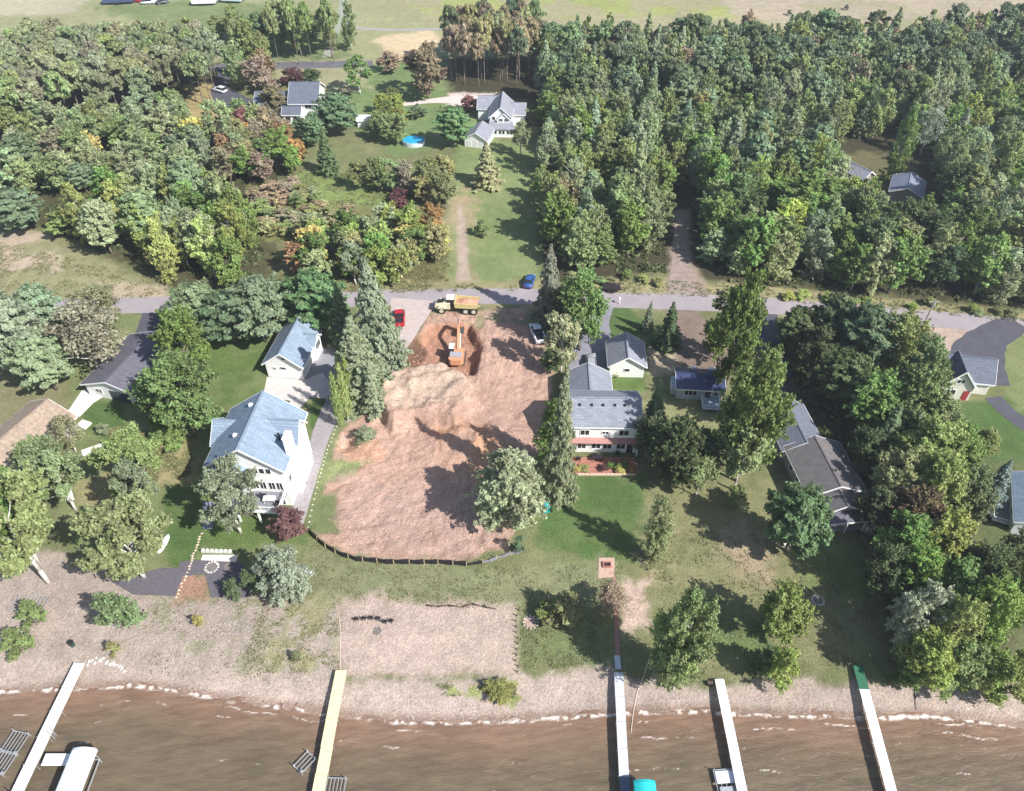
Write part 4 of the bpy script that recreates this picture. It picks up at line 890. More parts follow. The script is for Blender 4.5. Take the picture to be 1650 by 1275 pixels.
# black beach chairs in a row
for k, (px, py, rz) in enumerate(((575,999,20),(587,998,12),(598,997,5),(610,998,-5),(621,1003,-14),(631,1002,-25))):
    chair(at(px, py), R(180 + rz), ['leftmost', 'second from left', 'third from left', 'fourth from left', 'fifth from left', 'rightmost'][k] + ' of the six black armchairs around the sandy fire pit', BLACK, 'black armchairs round the sandy fire pit', 'armchair', 'beach_armchair').scale = (.72, .72, .9)
def ring(loc, r, n, label, m=STONE, name='fire_ring', rr=.22, inner=None):
    o = empty(name, loc, 0, label, 'fire pit'); rg = np.random.default_rng(int(abs(loc[0]) * 10) + n)
    me = None
    for k in range(n):
        a = 2 * math.pi * k / n; s = MB().rock((0, 0, 0), rr, rg).build('stone', m, o) if me is None or k % 4 == 0 else bpy.data.objects.new('stone', me)
        if s.name not in COL.objects: COL.objects.link(s); s.parent = o
        me = s.data; s.location = (r * math.cos(a), r * math.sin(a), .03); s.rotation_euler.z = rg.uniform(0, 6)
    MB().tube((0, 0, -.02), (0, 0, .04), r * .85, n=16).build('ash_bed', inner or STONED, o); return o
ring(at(608, 1016), .45, 9, 'small dark fire pit in front of the black armchairs', STONED, rr=.18)
ring(at(341, 914), .85, 14, 'round pale stone fire ring on the dark gravel pad', STONE)
ring(at(367, 913), .5, 10, 'smaller dark round pit right of the pale stone fire ring', STONED, rr=.16)
ring(at(1318, 967), .75, 14, 'round fire ring of pale stones on the lawn right of the round bush', STONE)
ring(at(855, 1002), .95, 12, 'round stone bed with pinkish fill beside the green strip', STONE, rr=.18, inner=mat('pink_gravel', (.42, .3, .26), .9, .15))
# fire pit in brick pad
o = empty('brick_fire_pit', at(978, 911), 0, 'square dark fire pit set in the pink brick pad', 'fire pit')
b = MB(); b.box(-.5, .5, -.5, -.35, 0, .3); b.box(-.5, .5, .35, .5, 0, .3); b.box(-.5, -.35, -.35, .35, 0, .3); b.box(.35, .5, -.35, .35, 0, .3); b.build('pit_wall', BRICKRED, o); MB().box(-.35, .35, -.35, .35, 0, .1).build('ash_bed', BLACK, o)
o.scale = (1.2, .9, 1)
# driftwood
dw = MB(); pts = [(688,976),(705,978),(722,976),(745,979),(760,974),(778,978),(800,982)]; prev = None
for k, q in enumerate(pts):
    x, y, z = at(*q)
    if prev: dw.tube(prev, (x, y, z + .12), .13, .1, 6)
    prev = (x, y, z + .12)
dw.tube(tuple(np.array(prev) + (-.9, .1, 0)), tuple(np.array(prev) + (-1.9, .7, .4)), .05, .02, 5)
tag(dw.build('driftwood', WOODDARK, smooth=True), 'long dark crooked driftwood log lying on the sandy lot', 'driftwood')
# stone wall with scalloped stones
sw = empty('scalloped_wall', at(328, 891), R(-2), 'low white wall with rounded tops behind the dark gravel pad', 'wall')
for k in range(7):
    x = k * .62; b = MB(); pr = [(x - .27, 0), (x + .27, 0), (x + .27, .5), (x + .17, .68), (x, .74), (x - .17, .68), (x - .27, .5)]; b.prism([(u, 0, z) for u, z in pr], [(u, .22, z) for u, z in pr]); b.build('stone', CONCRETE_W, sw)
# stone edging down to the beach
se = empty('stone_edging', at(322, 862), 0, 'line of pale stones running from the slate ramp down to the beach', 'edging'); rg = np.random.default_rng(5); bx_, by_, bz_ = se.location
for k in range(22):
    t = k / 21; px = np.interp(t, [0, .35, .6, 1], [324, 312, 305, 283]) + rg.uniform(-1.5, 1.5); py = np.interp(t, [0, .35, .6, 1], [860, 893, 915, 962]); x, y, z = at(px, py)
    MB().rock((x - bx_, y - by_, z - bz_), .26, rg).build('stone', mat('peach_stone', (.52, .4, .31), .9, .2, 4), se)
sb = empty('border_stones', at(495, 800), 0, 'row of white border stones along the grey gravel side path', 'edging'); bx_, by_, bz_ = sb.location
for k in range(26):
    t = k / 25; px = np.interp(t, [0, .3, .65, 1], [550, 531, 514, 496]); py = np.interp(t, [0, .3, .65, 1], [668, 715, 770, 850]); x, y, z = at(px + rg.uniform(-.6, .6), py); MB().rock((x - bx_, y - by_, z - bz_), .2, rg).build('stone', STONE, sb)
sbr = empty('bush_ring_stones', at(187, 1008), 0, 'arc of pale stones at the foot of the round green beach bush', 'edging'); bx_, by_, bz_ = sbr.location
for k in range(12):
    a = math.pi * (1.05 + .9 * k / 11); x, y = W(187, 985); x += 2.1 * math.cos(a); y += 1.9 * math.sin(a); MB().rock((x - bx_, y - by_, hz(x, y) - bz_), .22, rg).build('stone', STONE, sbr)
sp_ = empty('riprap_stones', at(165, 1062), 0, 'loose row of large pale stones at the head of the left dock', 'stones'); bx_, by_, bz_ = sp_.location
for k in range(20):
    x, y, z = at(138 + k * 3.1 + rg.uniform(-2, 2), 1066 - 8 * math.sin(k * .25) + rg.uniform(-5, 5)); MB().rock((x - bx_, y - by_, z - bz_), rg.uniform(.15, .36), rg).build('stone', STONE, sp_)
# turquoise playhouse / climbing dome
ph = empty('turquoise_slide', at(880, 820), R(5), 'turquoise plastic barrel slide under the willow at the lawn edge', 'slide')
b = MB(); pr = [(-.45, 0), (.45, 0), (.5, .9), (.32, 1.35), (0, 1.5), (-.32, 1.35), (-.5, .9)]; b.prism([(u, -.7, z) for u, z in pr], [(u, .7, z) for u, z in pr]); b.build('shell', TURQ, ph)
for v in (-.45, 0, .45): b = MB(); b.prism([(u * 1.06, v - .05, z * 1.03) for u, z in pr], [(u * 1.06, v + .05, z * 1.03) for u, z in pr]); b.build('rib', mat('pale_turquoise', (.2, .6, .6), .5, .05), ph)
# pool
pl = empty('round_pool', at(667, 232), 0, 'round above-ground pool with bright blue cover on the far left lawn', 'pool')
MB().tube((0, 0, 0), (0, 0, 1.1), 2.5, n=28).build('pool_wall', mat('white_pool_wall', (.55, .6, .62), .5, .05), pl); MB().tube((0, 0, 1.1), (0, 0, 1.16), 2.4, n=28).build('pool_cover', POOLM, pl); pl.scale = (1.15, .9, 1)
# kayak leaning, adirondack etc.
ky = empty('white_boat', at(263, 877), R(82), 'small white upturned boat at the right edge of the oak by the lawn', 'boat')
b = MB(); st = [(-1.6, .05, .1), (-1.2, .38, .3), (0, .5, .42), (1.1, .42, .35), (1.6, .1, .15)]
for x, w, h in st: b.v += [(x, -w, 0), (x, -w * .6, h * .8), (x, 0, h), (x, w * .6, h * .8), (x, w, 0)]
b.f = [(i * 5 + j, i * 5 + j + 1, (i + 1) * 5 + j + 1, (i + 1) * 5 + j) for i in range(4) for j in range(4)] + [(0, 1, 2, 3, 4), (24, 23, 22, 21, 20)]; b.build('hull', WHITEP, ky, True); MB().bar((-1.5, 0, .3), (1.5, 0, .3), .05).build('keel', ALU, ky)
wc = chair(at(496, 928), R(150), 'white lawn chair standing right of the pale willow shrub', WHITEP, None, 'lawn chair', 'lawn_chair'); wc.scale = (1.5, 1.5, 1.3)
bt = empty('black_bin', at(491, 936), 0, 'black rubbish bin beside the white lawn chair', 'bin'); MB().tube((0, 0, 0), (0, 0, .9), .3, .36, 12).build('body', BLACK, bt); MB().tube((0, 0, .9), (0, 0, .98), .38, n=12).build('lid', BLACK, bt)
b2 = empty('green_bin', at(115, 1037), 0, 'dark bin on the sandy bank above the left dock', 'bin'); MB().tube((0, 0, 0), (0, 0, .8), .28, .33, 12).build('body', mat('dark_green_plastic', (.03, .06, .05), .6), b2); MB().tube((0, 0, .8), (0, 0, .88), .35, n=12).build('lid', BLACK, b2)
# dismantled dock rack on the left bank
rk = empty('stored_dock_frame', at(47, 972), R(-4), 'stored metal and wood dock frame lying on the bank at far left', 'frame')
for y in (-1.1, 1.1): MB().bar((-2.4, y, .2), (2.4, y, .2), .1).build('rail', WOODGREY, rk)
for k in range(10): MB().bar((-2.3 + k * .51, -1.1, .28), (-2.2 + k * .51, 1.1, .28), .1, .06).build('slat', ALU if k % 2 else WOODGREY, rk)
# utility pole + street sign, light pole, mailbox
up = empty('utility_pole', at(1486, 529), 0, 'grey wooden utility pole with crossarm beside the road on the right', 'utility pole')
MB().tube((0, 0, 0), (0, 0, 6.5), .16, .11, 8).build('pole', WOODGREY, up); MB().bar((-1, 0, 6), (1, 0, 6), .12).build('crossarm', WOODGREY, up); MB().tube((.25, 0, 5.0), (.25, 0, 5.7), .18).build('transformer', ALU, up)
lp = empty('flag_pole', at(570, 638), 0, 'thin pale metal pole beside the arborvitae at the lot corner', 'pole'); MB().tube((0, 0, 0), (0, 0, 7.5), .07, .04, 8).build('pole', ALU, lp); MB().box(-.4, .4, -.4, .4, 0, .35).build('footing', CONCRETE_W, lp)
mb = empty('mailbox', at(998, 490), 0, 'white mailbox post at the mouth of the shaded driveway', 'mailbox'); MB().box(-.06, .06, -.06, .06, 0, 1.1).build('post', TRIM, mb); MB().box(-.15, .15, -.3, .3, 1.1, 1.4).build('box', TRIM, mb)
# fallen stump / pinkish stone under the right pine
st = empty('stump_table', at(1272, 879), 0, 'pale stone bench under the bluish pine on the right lawn', 'bench'); MB().box(-.9, .9, -.3, .3, .32, .45).build('seat', STONE, st)
for x in (-.6, .6): MB().box(x - .15, x + .15, -.22, .22, 0, .32).build('support', STONE, st)
# low brush fence between sand lot and green strip
fe = empty('brush_fence', at(836, 985), 0, 'dark line of old posts between the sandy lot and the green strip', 'fence'); bx_, by_, bz_ = fe.location
for k in range(12):
    x, y, z = at(833 + random.uniform(-2, 3), 984 + k * 8.8); MB().tube((x - bx_, y - by_, z - bz_ - .1), (x - bx_ + random.uniform(-.1, .1), y - by_, z - bz_ + .55), .07, n=6).build('post', WOODDARK, fe)
# hoses / ropes
def rope(px, label, r=.035, m=None, name='rope', cat='rope', z0=.05):
    b = MB(); prev = None
    for q in px:
        x, y, z = at(*q); z = max(z, WATER_Z) + z0
        if prev: b.tube(prev, (x, y, z), r, n=5)
        prev = (x, y, z)
    o = b.build(name, m or mat('pale_rope', (.6, .5, .42), .8)); tag(o, label, cat)
rope([(1050,1050),(1038,1085),(1028,1110),(1022,1140),(1018,1175)], 'pale orange rope running from the bank to the water beside the grey dock', .05)
rope([(545,985),(549,1020),(547,1050),(548,1082)], 'thin pale hose running down the left edge of the sandy lot', .04, name='hose', cat='hose')
rope([(1472,1070),(1477,1105),(1480,1138)], 'thin dark rope hanging from the shore bushes to the waterline', .03, BLACK)
bxs = empty('power_box', at(1145,1099), 0, 'small dark box at the head of the narrow white dock', 'box'); MB().box(-.3, .3, -.2, .2, 0, .5).build('body', BLACK, bxs); MB().box(-.32, .32, -.22, .22, .5, .55).build('lid', WOODDARK, bxs)
# far-left walkway platforms by the big trees
wk = empty('white_footbridge', at(112, 795), R(-58), 'white wooden ramp under the big tree at the left', 'ramp'); MB().box(-1.9, 1.9, -.45, .45, .3, .4).build('deck', CONCRETE_W, wk)
for x in (-1.6, 1.6):
    for y in (-.35, .35): MB().box(x - .06, x + .06, y - .06, y + .06, 0, .3).build('leg', TRIM, wk)
x0, y0 = W(150, 725); MB().box(-1.6, 1.6, -.7, .7, 0, .12).build('stone_slab', CONCRETE_W, None, loc=(x0, y0, .01), rz=R(30)); tag(bpy.data.objects['stone_slab'], 'pale curved slab of walk near the left oak', 'paving slab')
# dirt clods / spoil stones in the lot

# ---------------------------------------------------------------- VEGETATION
def leaf_quads(C, Nrm, size, rg, aspect=1.3, tint=None):
    n = len(C); Nrm = Nrm / (np.linalg.norm(Nrm, axis=1, keepdims=True) + 1e-9)
    a = rg.normal(size=(n, 3)); T = np.cross(Nrm, a); T /= np.linalg.norm(T, axis=1, keepdims=True) + 1e-9; B = np.cross(Nrm, T)
    s = (size * rg.uniform(.6, 1.35, n))[:, None] * .5
    k = rg.uniform(-.35, .35, (n, 1)) * Nrm * s
    V = np.stack([C - T * s * aspect, C - B * s + k, C + T * s * aspect, C + B * s + k], 1).reshape(-1, 3)
    return V, np.arange(4 * n).reshape(n, 4), (rg.uniform(0, 1, n) if tint is None else tint)
def crown_mesh(name, kind, seed, nleaf, far=False, fine=1.0):
    """a crown for a tree 12 m high and 4 m in radius"""
    rg = np.random.default_rng(seed); Hh, Rr = 12.0, 4.0; Cs, Ns, Ts, Zs = [], [], [], []
    def clump(c, r, m, up=.5, flat=1.0, tb=.5):
        d = rg.normal(size=(m, 3)); d /= np.linalg.norm(d, axis=1, keepdims=True); d[:, 2] = np.where(d[:, 2] < -.35, -d[:, 2], d[:, 2])
        rr = r * rg.uniform(.55, 1.08, (m, 1)); p = np.array(c) + d * rr * (1, 1, flat)
        Cs.append(p); Ns.append(d + rg.normal(size=(m, 3)) * .8 + (0, 0, up)); Ts.append(np.clip(tb + rg.normal(0, .2, m), 0, 1))
    if kind in ('round', 'tall', 'willow', 'open', 'shrub'):
        # limbs carry sub-crowns of their own; sprays of leaves stand on each sub-crown
        ns = {'round': 13, 'tall': 12, 'willow': 17, 'open': 12, 'shrub': 8}[kind]; z0 = {'round': .22, 'tall': .16, 'willow': .14, 'open': .36, 'shrub': .16}[kind]; subs = []
        for k in range(ns):
            t = (k + rg.uniform(.1, .9)) / ns; a = k * 2.4 + rg.uniform(-.6, .6)
            if kind == 'tall': pr = .5 * math.sin(math.pi * min(1, t * .85 + .12)) ** .7; sr = .30 * (1.2 - .6 * t)
            elif kind == 'shrub': pr = .62 * math.sqrt(max(0, 1 - (t * .9) ** 2)); sr = .36
            elif kind == 'willow': pr = .66 * math.sin(math.pi * (t * .8 + .12)) ** .5; sr = .34
            elif kind == 'open': pr = .68 * math.sin(math.pi * (t * .8 + .16)) ** .6; sr = .25
            else: pr = .60 * math.sin(math.pi * (t * .82 + .12)) ** .6; sr = .33
            if t > .9: pr *= .45
            subs.append((Rr * pr * rg.uniform(.72, 1.2), a, Hh * (z0 + (.93 - z0) * t), Rr * sr * rg.uniform(.7, 1.28), rg.uniform(-.2, .2)))
        if kind == 'tall': subs.append((.3, rg.uniform(0, 6), Hh * .93, Rr * .16, .1))
        wsum = sum(q[3] ** 2 for q in subs)
        for rad, a, z, sr, tb in subs:
            c0 = np.array((rad * math.cos(a), rad * math.sin(a), z)); nsp = max(4, int(nleaf / 46 * sr ** 2 / wsum)); zs = 1.9 if kind == 'tall' else .95
            for j in range(nsp):
                d = rg.normal(size=3); d[2] += .25; d /= np.linalg.norm(d); o0 = c0 + d * sr * rg.uniform(.35, 1.0) * (1, 1, zs)
                out = d + np.array((math.cos(a) * .4, math.sin(a) * .4, .65 if kind != 'willow' else -.1)); out /= np.linalg.norm(out)
                L = sr * rg.uniform(.4, 1.1) * (1.5 if rg.uniform() < .12 else 1); wd = .30 * rg.uniform(.5, 1.2) * (1.5 if kind == 'shrub' else 1); m = 46; u = rg.uniform(0, 1, m)
                p = o0 + out * (L * (u - .3))[:, None] + rg.normal(size=(m, 3)) * (wd * (1.1 - .75 * u))[:, None] * (1, 1, .7)
                if kind == 'willow': p[:, 2] -= (L * u) ** 2 * .25
                Cs.append(p); Ns.append(out * .5 + rg.normal(size=(m, 3)) * .7 + (0, 0, .45)); Ts.append(np.clip(.42 + tb + rg.uniform(-.2, .2) + .15 * u + rg.normal(0, .16, m), 0, 1))
        size = {'round': .34, 'tall': .32, 'willow': .32, 'open': .33, 'shrub': .5}[kind] * (1.5 if far else fine); asp = 2.0 if kind == 'willow' else 1.4
    elif kind in ('spruce', 'column', 'pine'):
        size = {'spruce': .34, 'column': .34, 'pine': .37}[kind] * (1.5 if far else fine); asp = 1.8
        tiers = {'spruce': 26, 'column': 26, 'pine': 15}[kind]; left = nleaf
        wts = []; br = []
        for i in range(tiers):
            t = (i + rg.uniform(0, .7)) / tiers; zb = Hh * ({'spruce': .05, 'column': .02, 'pine': .22}[kind] + t * {'spruce': .94, 'column': .96, 'pine': .74}[kind])
            pr = {'spruce': (1 - t) ** .85 + .03, 'column': (1 - t ** 3) * .9 + .08, 'pine': math.sin(math.pi * (t * .72 + .25)) ** .7}[kind]
            nb = {'spruce': 11, 'column': 9, 'pine': 8}[kind]; ph = rg.uniform(0, 6)
            for j in range(nb):
                a = ph + 2 * math.pi * j / nb + rg.uniform(-.25, .25); L = Rr * pr * rg.uniform(.5, 1.18); br.append((a, L, zb + rg.uniform(-.25, .25)))
        tot = sum(b[1] + .3 for b in br)
        for a, L, zb in br:
            m = max(3, int(nleaf * (L + .3) / tot)); u = rg.uniform(.12, 1, m) ** .7
            wid = (.30 * L * (1.08 - u) + .18) if kind != 'pine' else (.2 * L * (.5 + u) * (1.2 - u) + .14)
            off = rg.uniform(-1, 1, m) * wid; r = u * L; droop = {'spruce': -.22, 'column': .55, 'pine': .34}[kind]
            z = zb + r * droop + (rg.uniform(-.12, .16, m) if kind != 'pine' else rg.normal(0, .16, m)) + (.10 * r * u if kind == 'spruce' else 0)
            p = np.stack([r * math.cos(a) - off * math.sin(a), r * math.sin(a) + off * math.cos(a), z], 1)
            Cs.append(p); Ns.append(np.stack([np.full(m, math.cos(a) * .6), np.full(m, math.sin(a) * .6), np.full(m, .9)], 1) + rg.normal(size=(m, 3)) * .5)
            Ts.append(np.clip(.45 + .25 * u + rg.normal(0, .17, m) + rg.uniform(-.12, .12), 0, 1))
    elif kind == 'redpine':                          # plantation pine: bare pole and a high ragged crown
        size = .5; asp = 1.6; nc = 60; m = nleaf // nc
        for k in range(nc):
            t = rg.uniform(0, 1); a = rg.uniform(0, 6.28); rad = Rr * .8 * math.sin(math.pi * (t * .78 + .18)) ** .7 * rg.uniform(.2, 1) ** .5
            clump((rad * math.cos(a), rad * math.sin(a), Hh * (.56 + .40 * t)), Rr * rg.uniform(.08, .24), m, .5, .8, rg.uniform(.25, .7))
    elif kind == 'bare':                              # half leafless crown
        size = .3; asp = 1.5; nc = 46; m = nleaf // nc
        for k in range(nc):
            t = rg.uniform(0, 1); a = rg.uniform(0, 6.28); rad = Rr * math.sin(math.pi * (t * .85 + .1)) ** .6 * rg.uniform(.3, 1)
            clump((rad * math.cos(a), rad * math.sin(a), Hh * (.28 + .68 * t)), Rr * rg.uniform(.22, .4), m, .2, .9, rg.uniform(.2, .8))
    C = np.concatenate(Cs); Nn = np.concatenate(Ns); T = np.concatenate(Ts)
    rr_ = np.percentile(np.hypot(C[:, 0], C[:, 1]), 96 if kind != 'spruce' else 99.3); C[:, :2] *= Rr / rr_
    zt = np.percentile(C[:, 2], 99.7); C[:, 2] *= 12 / zt
    V, Q, tt = leaf_quads(C, Nn, size, rg, asp, T)
    return np_mesh(name, V, Q, LEAF, [('tint', 'FLOAT', 'FACE', tt)])
def trunk_mesh(name, kind, seed):
    rg = np.random.default_rng(seed); b = MB(); Hh = 12
    top = {'spruce': .93, 'column': .9, 'pine': .9, 'redpine': .9, 'tall': .8, 'shrub': .3}.get(kind, .68)
    n = 5; pts = [np.array((0, 0, -.3))]
    for i in range(1, n + 1): pts.append(np.array((rg.uniform(-.22, .22) * (kind not in ('spruce', 'column', 'redpine')), rg.uniform(-.22, .22) * (kind not in ('spruce', 'column', 'redpine')), Hh * top * i / n)))
    r0 = {'shrub': .12, 'column': .12, 'willow': .42}.get(kind, .26)
    for i in range(n): b.tube(pts[i], pts[i + 1], r0 * (1 - .85 * i / n), r0 * (1 - .85 * (i + 1) / n), 7)
    if kind not in ('spruce', 'column'):
        for k in range(9 if kind != 'bare' else 22):
            t = rg.uniform(.25, .95) if kind != 'redpine' else rg.uniform(.7, .95); i = min(n - 1, int(t * n)); p = pts[i] + (pts[i + 1] - pts[i]) * (t * n - i); a = rg.uniform(0, 6.28); L = rg.uniform(1.8, 3.3) * (1.15 - .6 * t)
            q = p + np.array((math.cos(a) * L * .55, math.sin(a) * L * .55, L * .45)); e = q + np.array((math.cos(a + .3) * L * .5, math.sin(a + .3) * L * .5, L * .4)); b.tube(p, q, .10, .07, 5); b.tube(q, e, .07, .025, 5)
    me = bpy.data.meshes.new(name); me.from_pydata(b.v, [], b.f); me.materials.append(BARKW if kind in ('tall', 'bare', 'open') else BARK); me.shade_smooth(); return me
PROTO = {}
SPEC = {'round': (6, 10500), 'tall': (6, 9500), 'willow': (2, 14000), 'open': (4, 6000), 'shrub': (3, 3400), 'spruce': (3, 10500), 'column': (1, 3500), 'pine': (4, 8500), 'redpine': (5, 3600), 'bare': (2, 3600)}
for kd, (nv_, nl) in SPEC.items():
    PROTO[kd] = [(crown_mesh(kd + '_crown', kd, 100 + 13 * i + len(kd), nl), trunk_mesh(kd + '_trunk', kd, 50 + i)) for i in range(nv_)]
for kd in ('round', 'tall', 'spruce', 'pine'):        # lighter copies for the far woods
    PROTO[kd + '_far'] = [(crown_mesh(kd + '_crown', kd, 300 + 7 * i + len(kd), 3000, True), PROTO[kd][i % len(PROTO[kd])][1]) for i in range(4)]
for kd, (nv_, nl) in {'round': (4, 20000), 'open': (4, 13000), 'tall': (2, 18000), 'willow': (2, 22000), 'spruce': (3, 17000), 'pine': (3, 16000), 'shrub': (3, 5000)}.items():
    PROTO[kd + '_near'] = [(crown_mesh(kd + '_crown', kd, 700 + 11 * i + len(kd), nl, False, .74), PROTO[kd][i % len(PROTO[kd])][1]) for i in range(nv_)]
LC = dict(green=(.155,.225,.065), mid=(.195,.235,.095), dark=(.10,.135,.06), pine=(.125,.165,.085), spruce=(.185,.225,.13), bluespruce=(.17,.22,.22), olive=(.235,.24,.115), yellowgreen=(.245,.29,.085), lime=(.27,.32,.11),
          silver=(.28,.295,.185), sage=(.235,.275,.15), orange=(.35,.22,.10), gold=(.36,.32,.12), red=(.24,.11,.09), burgundy=(.13,.06,.065), brown=(.25,.21,.135), pinkbrown=(.27,.23,.18), teal=(.125,.185,.09))
NAMES = dict(round='broadleaf_tree', tall='aspen_tree', willow='willow_tree', open='oak_tree', shrub='shrub', spruce='spruce_tree', column='arborvitae', pine='pine_tree', redpine='plantation_pine', bare='bare_tree')
CATS = dict(shrub='shrub', column='arborvitae')
def tree(kind, x, y, h, r, colr, label, group=None, seed=None, cat=None, far=False):
    rg = random.Random(seed if seed is not None else int(x * 91 + y * 57)); key = kind + '_far' if far and kind + '_far' in PROTO else kind + '_near' if y < 122 and kind + '_near' in PROTO else kind
    cm, tm = rg.choice(PROTO[key]); z = hz(x, y) if y < 130 else 0
    o = empty(NAMES[kind], (x, y, z), rg.uniform(0, 6.28), label, cat or CATS.get(kind, 'tree'), group)
    o.scale = (r / 4, r / 4 * rg.uniform(.88, 1.12), h / 12); o.rotation_euler.x = rg.uniform(-.03, .03)
    c = bpy.data.objects.new('crown', cm); COL.objects.link(c); c.parent = o
    base = LC[colr] if isinstance(colr, str) else colr; f = rg.uniform(.85, 1.3) * (1.18 if group and y > 118 else 1); g_ = sum(base) / 3; base = tuple(v * .97 + g_ * .03 for v in base); c.color = (base[0] * f * rg.uniform(.9, 1.1), base[1] * f, base[2] * f * rg.uniform(.85, 1.15), 1)
    if kind != 'shrub' or h > 2.2:
        t = bpy.data.objects.new('trunk', tm); COL.objects.link(t); t.parent = o
    return o
TRUNKS = {(78,938),(122,822),(232,930),(250,858),(388,858),(462,868),(824,842),(897,806),(1053,902),(1086,1106),(1182,790)}
def ptree(kind, bx, by, ty, w, colr, label, hmax=None):
    """tree from photo pixels: base point, top row, crown width"""
    x, y = W(bx, by); h = height_for(by, ty)
    if (bx, by) not in TRUNKS: x = (bx - 825) / F_PX * (y * CP + (CAM_H - h * .55) * SP)
    r = w / 2 * mpp((by + ty) / 2) * {'tall': .88, 'round': .92, 'open': .94, 'shrub': .95}.get(kind, .98)
    # the near half of the crown hangs below the base in the picture, so lower the top by what the radius adds
    h = max(1.2, h - r * (.35 if kind not in ('column', 'spruce') else .1))
    if hmax: h = min(h, hmax)
    return tree(kind, x, y, h, r, colr, label)
